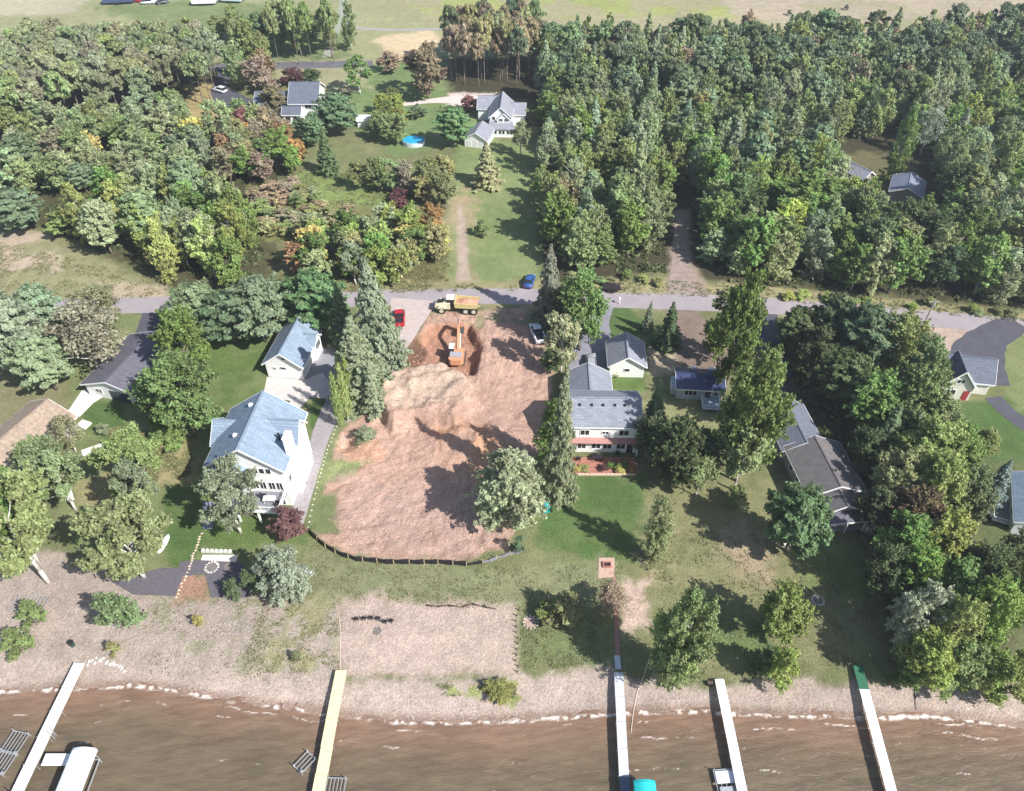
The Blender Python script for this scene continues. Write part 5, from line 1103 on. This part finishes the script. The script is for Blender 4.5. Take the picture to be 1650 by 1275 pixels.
# individually placed trees: kind, base x, base y, top y, crown width, colour, label
T = [
 # left foreground
 ('open', 78, 938, 748, 128, 'mid', 'large grey-green oak at the left bank, nearest the beach'),
 ('open', 12, 905, 770, 105, 'green', 'grey-green oak cut by the left edge above the beach bank'),
 ('open', 122, 822, 705, 80, 'sage', 'leaning oak with a pale trunk beside the white ramp'),
 ('round', 62, 800, 705, 84, 'mid', 'broad green tree in front of the tan roofed house'),
 ('open', 232, 930, 803, 120, (.155,.19,.10), 'wide round oak left of the narrow green lawn above the dark gravel'),
 ('open', 250, 858, 742, 62, 'sage', 'slim pale oak left of the narrow green lawn'),
 ('open', 205, 808, 695, 92, 'mid', 'thin green tree in the dry yard between the outbuilding and the lawn'),
 ('open', 388, 858, 748, 84, 'sage', 'grey-green oak standing right before the tall white lake house'),
 ('round', 462, 866, 818, 50, (.14,.08,.075), 'burgundy leaved small tree at the front corner of the lake house'),
 ('willow', 452, 958, 880, 82, 'silver', 'pale silvery willow shrub beside the dark gravel pad'),
 ('shrub', 404, 958, 918, 32, 'dark', 'dark green bush left of the silvery willow shrub'),
 ('shrub', 372, 962, 935, 30, 'dark', 'low dark bush at the edge of the dark gravel pad'),
 ('round', 284, 702, 560, 112, (.17,.235,.075), 'bright yellow-green maple between the outbuilding and the lake house'),
 ('round', 252, 690, 600, 62, 'green', 'deep green maple at the outbuilding corner'),
 ('round', 292, 620, 490, 84, 'green', 'tall green tree behind the bright maple near the road'),
 ('shrub', 265, 712, 680, 60, 'green', 'low green bush below the bright maple'),
 # left pines by the outbuilding
 ('pine', 18, 610, 470, 90, 'spruce', 'grey-green pine at the left edge above the tan house'),
 ('pine', 60, 560, 455, 80, 'spruce', 'green pine left of the brownish tree by the outbuilding'),
 ('bare', 135, 600, 480, 100, (.19,.19,.125), 'brownish half bare tree beside the dark roofed outbuilding'),
 ('bare', 150, 540, 455, 85, 'olive', 'olive brown half bare tree near the left end of the road'),
 ('pine', 62, 628, 530, 84, 'sage', 'broad pale pine left of the dark roofed outbuilding'),
 ('pine', 15, 590, 500, 70, 'pine', 'dark pine at the left edge behind the pale ones'),
 ('bare', 105, 728, 670, 44, 'olive', 'thin olive tree in front of the tan roof'),
 ('shrub', 165, 700, 682, 22, 'sage', 'small pale shrub on the left lawn patch'),
 # row behind the garage
 ('pine', 315, 545, 450, 82, 'spruce', 'grey-green pine first in the row behind the garage'),
 ('pine', 365, 552, 462, 78, 'pine', 'dark pine second in the row behind the garage'),
 ('pine', 412, 550, 440, 92, 'spruce', 'largest pine in the row left of the white garage'),
 ('pine', 507, 535, 430, 86, 'teal', 'fresh green pine right behind the white garage'),
 ('pine', 462, 505, 445, 60, 'pine', 'dark pine at the roadside behind the white garage'),
 ('spruce', 603, 590, 412, 96, 'spruce', 'tallest spruce left of the dirt drive'),
 ('spruce', 575, 645, 508, 92, 'spruce', 'second tall spruce in front of the tallest one'),
 ('spruce', 618, 585, 480, 62, 'sage', 'pale spruce at the edge of the dirt drive'),
 ('spruce', 548, 560, 455, 60, 'pine', 'dark spruce behind the garage yard'),
 ('spruce', 600, 668, 585, 48, 'sage', 'smaller pale spruce nearest the lot corner'),
 ('column', 541, 688, 600, 17, 'yellowgreen', 'front left arborvitae of the yellow-green clump'),
 ('column', 552, 676, 585, 17, 'lime', 'middle arborvitae of the yellow-green clump'),
 ('column', 561, 662, 578, 17, 'yellowgreen', 'right arborvitae of the yellow-green clump'),
 ('column', 547, 650, 570, 17, 'yellowgreen', 'rear arborvitae of the yellow-green clump'),
 # dirt lot edge
 ('willow', 824, 838, 724, 110, 'silver', 'big silvery willow casting a long shadow over the dirt lot'),
 ('spruce', 897, 806, 586, 62, 'sage', 'tall slim grey-green spruce left of the brick patio house'),
 ('tall', 893, 760, 640, 56, 'green', 'shorter green poplar behind the tall slim spruce'),
 ('open', 906, 600, 503, 56, 'silver', 'pale cream-green tree beside the white pickup truck'),
 ('spruce', 887, 515, 395, 56, (.2,.195,.14), 'brownish pointed spruce by the blue car'),
 ('round', 915, 540, 440, 58, 'dark', 'dark green tree behind the pale cream one'),
 ('round', 940, 565, 430, 66, 'green', 'bright green tree at the neighbour driveway'),
 ('round', 888, 600, 560, 36, 'dark', 'low dark tree between the white pickup and the dirt'),
 ('shrub', 838, 892, 862, 22, 'teal', 'small dark green shrub at the right end of the silt fence'),
 ('shrub', 590, 712, 694, 34, 'sage', 'weedy green tuft on the mound left of the lot'),
 # middle right yards
 ('spruce', 1046, 532, 486, 22, 'spruce', 'small pale spruce on the lawn by the shaded driveway'),
 ('spruce', 1082, 560, 488, 44, 'dark', 'dark spruce right of the small pale one'),
 ('spruce', 1058, 702, 612, 48, 'spruce', 'silvery spruce at the right rear corner of the brick patio house'),
 ('round', 1052, 745, 670, 60, 'dark', 'dark green tree right of the brick patio house'),
 ('round', 1095, 775, 672, 84, 'dark', 'dark shade tree below the blue cottage'),
 ('round', 1135, 760, 690, 70, 'dark', 'dark tree right below the cottage deck'),
 ('open', 1130, 800, 735, 56, 'mid', 'small thin tree in the shade below the cottage'),
 ('open', 1182, 790, 682, 62, 'sage', 'pale slim tree left of the large maple'),
 ('round', 1220, 775, 560, 92, 'green', 'large green maple left of the long ranch house'),
 ('round', 1194, 636, 428, 72, 'green', 'very tall light green poplar at the roadside beyond the cottage'),
 ('round', 1172, 580, 465, 62, 'green', 'green poplar just behind the tallest light one'),
 ('round', 1228, 690, 560, 66, 'mid', 'green tree between the tall poplar and the large maple'),
 ('shrub', 1188, 812, 785, 36, 'mid', 'green shrub at the foot of the large maple'),
 ('tall', 1053, 902, 800, 50, 'sage', 'young birch with white trunk on the lawn, casting a long shadow'),
 ('round', 1270, 1022, 942, 80, 'yellowgreen', 'round bright green tree on the right lawn near the fire ring'),
 ('tall', 1086, 1106, 945, 82, 'mid', 'tall dense green tree at the beach right of the grey dock'),
 ('round', 1090, 1085, 975, 84, 'lime', 'light green tree behind the tall dense beach tree'),
 ('pine', 1288, 888, 785, 92, 'teal', 'bluish green pine in front of the long ranch house porch'),
 ('shrub', 1262, 1098, 1040, 50, 'yellowgreen', 'yellowish shore bush between the two right docks'),
 ('shrub', 1232, 1082, 1048, 52, 'dark', 'dark shore bush left of the yellowish one'),
 ('shrub', 905, 1000, 965, 60, 'olive', 'olive weedy shrub right of the sandy lot'),
 ('shrub', 880, 992, 972, 40, 'yellowgreen', 'yellow-green weedy shrub beside the round stone bed'),
 ('bare', 985, 985, 945, 50, 'brown', 'thin bare bush beside the brick path'),
 ('shrub', 800, 1112, 1098, 50, (.22,.23,.07), 'low dry green weeds on the beach below the sandy lot'),
 # left beach shrubs
 ('shrub', 187, 1012, 950, 62, (.12,.18,.085), 'round green bush ringed by pale stones on the left beach'),
 ('shrub', 44, 1006, 972, 42, (.17,.2,.07), 'yellow-green shrub in front of the stored dock frame'),
 ('shrub', 18, 1050, 1015, 52, 'mid', 'green shrub at the left edge above the beach'),
 ('shrub', 317, 1006, 990, 18, 'gold', 'tiny yellow bush alone on the gravel bank'),
 ('shrub', 178, 1048, 1032, 22, 'olive', 'tiny olive bush right of the left dock head'),
 ('shrub', 475, 1058, 1046, 20, 'olive', 'low olive weed above the middle beach'),
 # around far-left houses
 ('round', 415, 150, 85, 52, 'pinkbrown', 'reddish brown tree behind the slate roofed house'),
 ('round', 440, 188, 130, 44, 'brown', 'brown-green tree at the left gable of the slate roofed house'),
 ('round', 470, 138, 106, 42, 'burgundy', 'dark purple tree behind the slate roofed house'),
 ('round', 500, 136, 106, 34, 'dark', 'dark green tree right of the purple one'),
 ('open', 575, 152, 80, 52, 'green', 'thin green tree on the lawn right of the slate roofed house'),
 ('round', 685, 158, 58, 66, 'brown', 'large grey-brown tree left of the pine stand'),
 ('round', 625, 118, 78, 40, 'brown', 'small brown tree by the field edge'),
 ('pine', 540, 215, 140, 66, 'teal', 'green pine right of the slate roofed house'),
 ('round', 500, 232, 175, 56, 'teal', 'green tree below the slate roofed house'),
 ('spruce', 524, 280, 205, 42, 'teal', 'dark fir at the meadow edge'),
 ('pine', 728, 238, 165, 54, 'teal', 'dark green pine left of the farmhouse garage'),
 ('round', 756, 180, 150, 32, 'red', 'small red maple beside the white farmhouse'),
 ('round', 636, 232, 175, 44, 'mid', 'green tree right behind the tiny garden shed'),
 ('shrub', 672, 190, 165, 30, 'teal', 'round dark shrub on the far lawn'),
 ('spruce', 784, 300, 228, 54, 'silver', 'pale pointed evergreen alone on the long lawn'),
 ('shrub', 776, 380, 352, 26, 'mid', 'small young tree alone in the lower long lawn'),
 ('open', 838, 250, 190, 34, 'sage', 'pale thin tree at the right corner of the farmhouse'),
 ('tall', 1458, 292, 165, 36, 'green', 'slender tall green spruce beside the clearing cabin'),
 ('bare', 1500, 250, 165, 40, 'silver', 'bare white trunked tree right of the slender spruce'),
 ('round', 1300, 375, 268, 104, 'green', 'broad rounded green maple rising above the right woods'),
 ('shrub', 100, 378, 330, 66, 'yellowgreen', 'round yellow-green bush at the edge of the left field'),
 ('pine', 20, 372, 295, 72, 'pine', 'dark pine at the left edge behind the field'),
 ('shrub', 645, 330, 300, 40, 'burgundy', 'purple bush at the meadow end left of the long lawn'),
 ('spruce', 1608, 815, 742, 56, 'bluespruce', 'blue spruce on the lawn at the right edge'),
 ('tall', 378, 60, 4, 26, 'green', 'slender green tree between the vehicles at the far top left'),
 ('round', 350, 62, 20, 34, 'mid', 'green tree left of the slender one at the top'),
 ('round', 500, 60, 14, 50, 'mid', 'green tree at the top beyond the bare trunks'),
 ('shrub', 1273, 25, 14, 10, 'dark', 'small dark bush in the far field, left of three'),
 ('shrub', 1364, 16, 6, 9, 'dark', 'small dark bush in the far field near its middle'),
 ('shrub', 1622, 10, 1, 9, 'dark', 'small dark bush in the far field at the right'),
 ('shrub', 1188, 48, 40, 12, 'olive', 'low olive bush on the edge of the far field'),
]
for t in T: ptree(*t)
for (bx, by, w) in ((935, 762, 15), (928, 768, 14), (985, 762, 18), (1000, 758, 20), (1012, 762, 18), (976, 752, 14), (1018, 756, 14), (992, 770, 14)):
    pass
FL = [(930,759,'gold','yellow flowering plant in the bed left of the patio steps'),(941,757,'mid','green plant in the bed beside the patio steps'),(972,757,'burgundy','dark red plant right of the patio steps'),(985,753,'green','green plant in the middle of the right patio bed'),(996,756,'yellowgreen','light green plant in the right patio bed'),(1008,752,'mid','green plant near the right end of the patio bed'),(1016,759,'orange','rust coloured plant at the right end of the patio bed'),(1000,762,'gold','yellow plant at the front of the right patio bed'),
      (992,606,'gold','pale flowering bush at the small garage wall'),(1008,604,'mid','green bush under the small garage window'),(1028,603,'yellowgreen','light bush at the right end of the small garage wall')]
for bx, by, c, lb in FL: x, y = W(bx, by); tree('shrub', x, y, .95, .75, c, lb)

# tree belt on the right between the ranch house and the cream house
BELT = [('pine',1345,565,468,66,'dark'),('pine',1290,562,492,70,'dark'),('pine',1396,596,486,84,'pine'),('round',1445,606,496,84,'mid'),('round',1492,648,535,72,'mid'),('pine',1362,650,560,84,'dark'),('round',1425,696,600,92,'green'),('round',1482,706,590,96,'mid'),('round',1526,716,645,52,'mid'),('spruce',1432,748,650,56,'spruce'),('spruce',1468,738,660,44,'sage'),
 ('round',1502,776,668,92,'yellowgreen'),('round',1548,765,680,72,'green'),('open',1452,815,718,82,'sage'),('round',1520,836,728,92,'yellowgreen'),('round',1478,872,784,84,(.15,.10,.055)),('round',1568,842,752,60,'mid'),('round',1462,915,826,84,'green'),('round',1530,920,826,94,'yellowgreen'),('round',1482,968,880,84,'green'),('round',1540,985,900,84,'green'),
 ('willow',1492,1040,936,70,'silver'),('round',1542,1066,962,72,'lime'),('round',1500,1098,1016,80,'yellowgreen'),('shrub',1555,1108,1036,70,'lime'),('shrub',1602,1116,1050,66,'yellowgreen'),('shrub',1645,1120,1056,60,'yellowgreen'),('round',1600,1040,928,84,'green'),('round',1645,1010,900,64,'green'),
 ('round',1320,600,520,60,'dark'),('round',1400,760,690,60,'dark'),('round',1415,850,780,60,'dark'),('round',1425,960,880,56,'dark'),('round',1590,960,880,70,'dark'),('round',1640,930,860,60,'dark'),('round',1590,740,690,40,'mid'),('shrub',1470,1095,1052,56,'green')]
BL = ['dark pine at the roadside, left end of the belt', 'dark pine beside the shaded driveway mouth', 'big dark pine second back from the road', 'green tree in front of the utility pole', 'green tree left of the sandy patch by the cream house',
 'dark pine above the shaded driveway of the ranch house', 'fresh green tree in the heart of the upper belt', 'broad green tree left of the cream house gable', 'green tree touching the cream gable house', 'pointed pale spruce in the middle of the belt', 'slimmer pale spruce right of the pointed one',
 'yellow-green tree below the two pale spruces', 'fresh green tree overhanging the lawn of the cream house', 'thin grey-green tree right of the ranch house roof', 'yellow-green tree right of the thin grey-green one', 'reddish brown tree in the middle of the belt', 'green tree left of the blue spruce',
 'green tree right below the ranch house stair', 'yellow-green tree just below the reddish brown one', 'green tree beside the shadowed right lawn', 'green tree in the lower middle of the belt', 'silvery willow near the lake end of the belt', 'lime green tree right of the silvery willow', 'yellow-green tree at the lake end of the belt',
 'lime shrub on the shore right of the belt end', 'yellow-green shrub on the shore near the photo edge', 'shore shrub cut by the right photo edge', 'leafy green tree behind the shore shrubs at right', 'leafy tree cut by the right photo edge above the shore shrubs',
 'dark tree over the upper shaded driveway', 'dark tree beside the upper ranch house roof', 'dark tree beside the lower ranch house roof', 'dark tree at the right border of the lawn', 'dark tree in the shade below the blue spruce', 'dark tree under the house at the right edge', 'small green tree at the corner of the cream house lawn', 'green bush at the beach foot of the belt']
for t, lb in zip(BELT, BL): ptree(*t[:6], lb)

# woods, filled region by region; every tree is its own object
COLS_R = [(790, 'left of the farmhouse roof ridge'), (880, 'right of the farmhouse roof ridge'), (960, 'nearest the long lawn'), (1080, 'left of the dirt track'), (1200, 'right of the dirt track'), (1330, 'left of the cabin'), (1500, 'around the cabin'), (1e9, 'towards the right edge')]
COLS_L = [(90, 'by the left edge'), (200, 'above the left field'), (300, 'left of the golden patch'), (400, 'below the white car'), (500, 'below the slate roof'), (600, 'left of the pool'), (1e9, 'by the long lawn')]
PLACED = [W(t[1], t[2]) for t in T if t[2] < 500] + [W(*q) for q in ((585,206),(667,232),(660,245),(675,250),(850,200),(845,180),(870,180),(1105,300))]
def woods(poly, sp, mixx, hr, rr, place, group, holes=(), seed=1, far=False, limit=400, jit=.5):
    rg = random.Random(seed); P = WA(poly); Hs = [WA(h) for h in holes]; (x0, y0), (x1, y1) = P.min(0), P.max(0); n = 0; row = 0; y = y0; cand = []
    while y < y1:
        x = x0 + (sp / 2 if row % 2 else 0)
        while x < x1: cand.append((x + rg.uniform(-jit, jit) * sp, y + rg.uniform(-jit, jit) * sp)); x += sp
        y += sp * .87; row += 1
    c = np.array(cand); ok = sdf_poly(c[:, 0], c[:, 1], P) > 0
    for h in Hs: ok &= sdf_poly(c[:, 0], c[:, 1], h) < -2.0
    for x, y in c[ok]:
        if any((x - a) ** 2 + (y - b_) ** 2 < (sp * .55) ** 2 for a, b_ in PLACED): continue
        q = rg.random(); acc = 0
        for kd, cl, wgt, word in mixx:
            acc += wgt
            if q <= acc: break
        qh = rg.random(); h = (hr[0] + (hr[1] - hr[0]) * qh) * (.6 if kd == 'shrub' else 1); r = (rr[0] + (rr[1] - rr[0]) * (.6 * qh + .4 * rg.random())) * {'spruce': .85, 'tall': .74, 'round': .92}.get(kd, 1)
        px = 825 + F_PX * x / (y * CP + CAM_H * SP); cols = COLS_R if px > 720 else COLS_L; cw = next(w_ for lim, w_ in cols if px < lim)
        q2 = (h / (.6 if kd == 'shrub' else 1) - hr[0]) / (hr[1] - hr[0]); sz = 'small ' if q2 < .33 else 'big ' if q2 > .66 else ''
        lb = sz + word + ' ' + cw + ', ' + place; tree(kd, x, y, h, r, cl, lb, group + ', ' + sz + word + ' ' + cw, seed=rg.randrange(10 ** 6), far=far); n += 1
    return n
CNT = {}
CNT['plant'] = woods([(-90,118),(60,112),(352,106),(352,150),(330,172),(180,200),(-90,228)], 4.9, [('redpine',(.19,.215,.12),.62,'olive pine'),('redpine',(.215,.215,.13),.2,'brownish pine'),('redpine','mid',.18,'green pine')], (12.5,15), (2.8,3.5), 'upper left plantation', 'pines of the upper left plantation', seed=2)
CNT['lb'] = woods([(-60,235),(180,205),(330,182),(352,210),(420,205),(420,260),(350,300),(230,300),(110,340),(-60,345)], 6.5, [('round','sage',.3,'grey-green tree'),('round','mid',.25,'mid green tree'),('tall','sage',.12,'slim grey-green tree'),('round','olive',.12,'olive tree'),('round','brown',.08,'brownish tree'),('pine','pine',.09,'dark pine'),('round','gold',.04,'yellowing tree')], (6.5,12), (2.6,4.6), 'mixed left woods', 'mixed woods behind the left field', holes=[[(300,135),(345,135),(362,200),(330,215),(300,190)]], seed=3, far=False)
CNT['lc'] = woods([(385,225),(470,215),(488,285),(400,305),(340,300)], 5.6, [('round','brown',.2,'brownish autumn tree'),('round','orange',.14,'orange autumn tree'),('round','red',.1,'red autumn tree'),('round','green',.36,'green tree'),('round','olive',.2,'olive tree')], (6.5,9), (2.6,3.6), 'autumn clump', 'autumn clump below the slate roofed house', seed=4)
CNT['ld'] = woods([(130,385),(240,330),(330,335),(430,400),(405,462),(300,462),(250,450),(160,405)], 5.2, [('tall','lime',.2,'pale yellow-green aspen'),('tall','yellowgreen',.25,'yellow-green aspen'),('round','sage',.25,'grey-green tree'),('round','green',.2,'green tree'),('pine','spruce',.1,'grey-green pine')], (10.5,14), (2.8,4.0), 'tall left grove', 'tall grove between the left field and the garage', seed=5)
CNT['le'] = woods([(478,405),(540,372),(600,385),(640,365),(722,375),(722,425),(690,450),(640,458),(580,464),(480,464)], 4.7, [('round','yellowgreen',.28,'yellow-green tree'),('round','orange',.15,'orange autumn tree'),('round','green',.2,'green tree'),('round','gold',.1,'yellow autumn tree'),('open','sage',.17,'thin grey-green tree'),('round','olive',.1,'olive tree')], (6.5,9.5), (2.3,3.3), 'colourful thicket', 'colourful thicket left of the long lawn', seed=6)
CNT['lf'] = woods([(560,290),(610,285),(722,298),(722,345),(690,352),(640,330),(570,310)], 5.2, [('round','brown',.2,'brownish tree'),('round','mid',.35,'mid green tree'),('round','green',.2,'green tree'),('round','olive',.25,'olive tree')], (6.5,9), (2.5,3.4), 'clump below the pool', 'clump between the meadow and the pool', seed=7)
CNT['lg'] = woods([(405,310),(480,300),(545,345),(600,355),(600,375),(520,372),(480,395),(430,380)], 3.4, [('shrub','brown',.45,'grey-brown bush'),('shrub','olive',.3,'olive bush'),('shrub','mid',.25,'green bush')], (3.6,5.0), (1.7,2.3), 'low meadow thicket', 'low thicket below the meadow', seed=8)
CNT['lh'] = woods([(600,175),(640,168),(650,215),(625,250),(590,240)], 5.2, [('round','mid',.5,'green tree'),('round','yellowgreen',.5,'light green tree')], (5,7), (2.2,2.9), 'near the garden shed', 'trees near the garden shed', seed=9)
# stand of pines behind the farmhouse
CNT['rp'] = woods([(722,88),(862,84),(866,118),(850,140),(722,143)], 4.4, [('redpine','brown',.45,'brownish tall pine'),('redpine','olive',.35,'olive tall pine'),('redpine','pine',.2,'dark tall pine')], (14,17), (2.1,2.8), 'stand behind the farmhouse', 'pine stand behind the farmhouse', seed=10)
HOLE = [[(1092,478),(1086,400),(1092,345),(1106,345),(1108,420),(1135,478)], [(1345,240),(1400,232),(1492,246),(1502,350),(1430,372),(1350,325)]]
RFAR = [(866,92),(1200,88),(1420,84),(1760,78),(1760,180),(1300,190),(872,190)]
CNT['rfar'] = woods(RFAR, 5.1, [('redpine','pine',.22,'dark tall pine'),('pine','pine',.2,'dark pine'),('spruce','spruce',.2,'grey-green spruce'),('tall','mid',.2,'slim green tree'),('round','mid',.12,'leafy green tree'),('round','brown',.06,'brownish tree')], (9.5,14.5), (2.6,4.2), 'far rows of the right woods', 'far rows of the right woods', seed=11, far=True)
RMID = [(872,192),(1300,192),(1760,182),(1760,330),(1400,345),(1130,330),(1120,300),(1085,300),(1080,330),(872,330)]
CNT['rmid'] = woods(RMID, 5.1, [('tall','sage',.33,'pale slim aspen'),('tall','mid',.24,'green slim aspen'),('round','mid',.10,'leafy green tree'),('round','green',.07,'fresh green tree'),('spruce','spruce',.09,'pointed grey-green spruce'),('pine','pine',.09,'dark pine'),('tall','yellowgreen',.06,'yellow-green aspen'),('round','gold',.02,'golden autumn tree')], (8,14.5), (2.8,4.6), 'middle of the right woods', 'middle of the right woods', holes=HOLE, seed=12)
RNEAR = [(880,332),(1078,332),(1072,440),(1000,440),(930,440),(905,425),(882,380)]
CNT['rn1'] = woods(RNEAR, 5.1, [('tall','sage',.33,'pale slim aspen'),('round','mid',.15,'leafy green tree'),('round','green',.14,'fresh green tree'),('tall','mid',.30,'green slim aspen'),('round','brown',.05,'brownish tree'),('round','yellowgreen',.03,'yellow-green tree')], (7.5,14), (2.8,4.9), 'lawn side woods', 'woods between the long lawn and the dirt track', seed=13)
RN2 = [(1130,335),(1760,335),(1780,512),(1650,497),(1500,480),(1330,470),(1165,455),(1135,400)]
CNT['rn2'] = woods(RN2, 5.0, [('tall','sage',.30,'pale slim aspen'),('round','mid',.13,'leafy green tree'),('round','green',.14,'fresh green tree'),('tall','green',.33,'fresh green aspen'),('round','dark',.08,'dark leafy tree'),('round','yellowgreen',.02,'yellow-green tree')], (7,13.5), (2.8,4.9), 'roadside right woods', 'front of the right woods', holes=HOLE, seed=14)
CNT['row'] = woods([(440,103),(548,99),(552,108),(440,112)], 5.0, [('redpine','mid',.5,'high crowned pine'),('redpine','olive',.5,'olive high crowned pine')], (16,19), (1.7,2.2), 'along the far side road', 'high crowned pines along the side road', seed=15, jit=.2)
CNT['ul'] = woods([(362,72),(560,58),(575,84),(540,100),(440,98),(380,100)], 6.5, [('tall','mid',.3,'slim green tree'),('round','mid',.3,'leafy green tree'),('redpine','mid',.25,'high crowned pine'),('pine','pine',.15,'dark pine')], (9,16), (2.6,3.8), 'north of the side road', 'trees north of the far side road', seed=21)
CNT['ul2'] = woods([(365,112),(445,108),(450,140),(400,135),(385,160),(365,135)], 6.0, [('round','mid',.4,'leafy green tree'),('round','brown',.3,'brownish tree'),('tall','sage',.3,'slim pale tree')], (8,12), (2.6,3.6), 'round the far left drive', 'trees round the far left drive', seed=22)
CNT['verge'] = woods([(880,448),(1070,448),(1075,462),(905,466)], 3.0, [('shrub','olive',.5,'olive roadside bush'),('shrub','mid',.5,'green roadside bush')], (2,3), (1.0,1.6), 'verge near the flatbed trailer', 'bushes at the foot of the woods', seed=16)
CNT['verge2'] = woods([(1160,470),(1330,480),(1500,492),(1650,508),(1650,514),(1500,500),(1160,480)], 3.2, [('shrub','yellowgreen',.5,'yellow-green roadside bush'),('shrub','mid',.5,'green roadside bush')], (1.8,2.8), (.9,1.5), 'verge of the road', 'bushes on the right verge', seed=17)


# ---------------------------------------------------------------- uncountable ground cover
def scatter(name, polys, n, kind, size, m, seed, cols=None):
    rg = np.random.default_rng(seed); V, Fc = [], []; b = MB(); cnt = 0
    pts = []
    for poly, share in polys:
        P = WA(poly); (x0, y0), (x1, y1) = P.min(0), P.max(0); k = int(n * share); x = rg.uniform(x0, x1, k * 3); y = rg.uniform(y0, y1, k * 3); ok = (sdf_poly(x, y, P) > .1) & (fbm(x, y, 2.0, seed) > .46); pts.append(np.stack([x[ok], y[ok]], 1)[:k])
    pts = np.concatenate(pts); z = Hz(pts[:, 0], pts[:, 1])
    if kind == 'stone':
        for (x, y), zz in zip(pts, z): b.rock((x, y, zz - .03), size * rg.uniform(.4, 1.6), rg)
        o = b.build(name, m)
    else:
        nb = 7; C = np.repeat(np.stack([pts[:, 0], pts[:, 1], z], 1), nb, 0); q = len(C); sc = np.repeat(rg.uniform(.5, 1.5, len(pts)), nb)
        C[:, :2] += rg.normal(0, .13, (q, 2)) * sc[:, None]; C[:, 2] += rg.uniform(.05, .3, q) * sc * size * 2
        Vv, Q, t = leaf_quads(C, rg.normal(size=(q, 3)) * .7 + (0, 0, .6), size * sc, rg, 1.5)
        me = np_mesh(name, Vv, Q, m, [('tint', 'FLOAT', 'FACE', t)]); o = bpy.data.objects.new(name, me); COL.objects.link(o)
    return o
BEACH = [(-150,1085),(300,1086),(560,1095),(840,1098),(1130,1108),(1450,1108),(1790,1135),(1790,1168),(1600,1158),(1500,1146),(1300,1146),(1000,1142),(840,1156),(700,1158),(560,1146),(400,1126),(260,1101),(0,1106),(-150,1110)]
o = scatter('beach_pebbles', [(BEACH, .6), ([(-50,960),(540,970),(540,1085),(-50,1080)], .3), ([(546,962),(832,975),(835,1085),(548,1090)], .1)], 5200, 'stone', .10, mat('beach_pebble', (.40, .35, .31), .9, .3, 2), 31); tag(o, 'pale pebbles strewn over the beach and bank', 'pebbles', kind='stuff')
o = scatter('dirt_clods', [(DIRT, 1)], 1500, 'stone', .16, mat('dirt_clod', (.42, .26, .19), .95, .3, 2), 32); tag(o, 'clods of reddish earth over the worked lot', 'dirt clods', kind='stuff')
o = scatter('lawn_tufts', [([(485,880),(560,905),(870,915),(1000,905),(1000,985),(840,985),(545,965),(480,940)], .2), ([(1040,850),(1420,870),(1400,1070),(1130,1080),(1060,960)], .3), ([(430,960),(545,960),(548,1080),(380,1085)], .12), ([(250,950),(430,965),(430,1080),(200,1085)], .04), ([(838,1000),(960,990),(970,1070),(840,1075)], .1), ([(700,1098),(835,1100),(830,1120),(720,1118)], .05)], 6000, 'tuft', .10, LEAF, 33); o.color = (.20, .20, .10, 1); tag(o, 'tufts of half dry grass on the lawns above the beach', 'grass', kind='stuff')
o = scatter('meadow_weeds', [([(470,275),(560,280),(640,310),(630,335),(540,330),(400,310)], .15), ([(480,400),(725,400),(725,470),(470,472)], .25), ([(560,460),(1100,452),(1650,500),(1650,520),(1200,482),(880,470),(560,474)], .25), ([(-50,380),(270,450),(270,480),(-50,490)], .2), ([(170,690),(300,700),(320,770),(200,780)], .15)], 12000, 'tuft', .14, LEAF, 34); o.color = (.19, .195, .09, 1); tag(o, 'tall weeds of the verges and meadows', 'weeds', kind='stuff')
o = scatter('forest_undergrowth', [(RNEAR, .12), (RN2, .3), ([(1230,560),(1340,500),(1420,520),(1620,1000),(1600,1110),(1450,1060),(1410,900),(1260,640)], .2), ([(130,385),(240,330),(430,400),(400,470),(160,405)], .14), ([(-60,235),(400,205),(400,300),(110,345),(-60,345)], .24)], 8000, 'tuft', .45, LEAF, 35); o.color = (.10, .12, .05, 1); tag(o, 'low undergrowth covering the woodland floor', 'undergrowth', kind='stuff')

# ---------------------------------------------------------------- haze
if HAZE:
    hb = MB().box(-420, 420, -120, 620, -8, 92); o = None
    m = bpy.data.materials.new('haze'); m.use_nodes = True; t = m.node_tree; t.nodes.remove(t.nodes['Principled BSDF'])
    pv = t.nodes.new('ShaderNodeVolumePrincipled'); pv.inputs['Density'].default_value = HAZE; pv.inputs['Color'].default_value = (.86, .92, 1, 1); pv.inputs['Anisotropy'].default_value = .3
    t.links.new(pv.outputs[0], t.nodes['Material Output'].inputs['Volume'])
    o = hb.build('haze', m); tag(o, 'thin pale air between the camera and the far field', 'haze', kind='stuff')
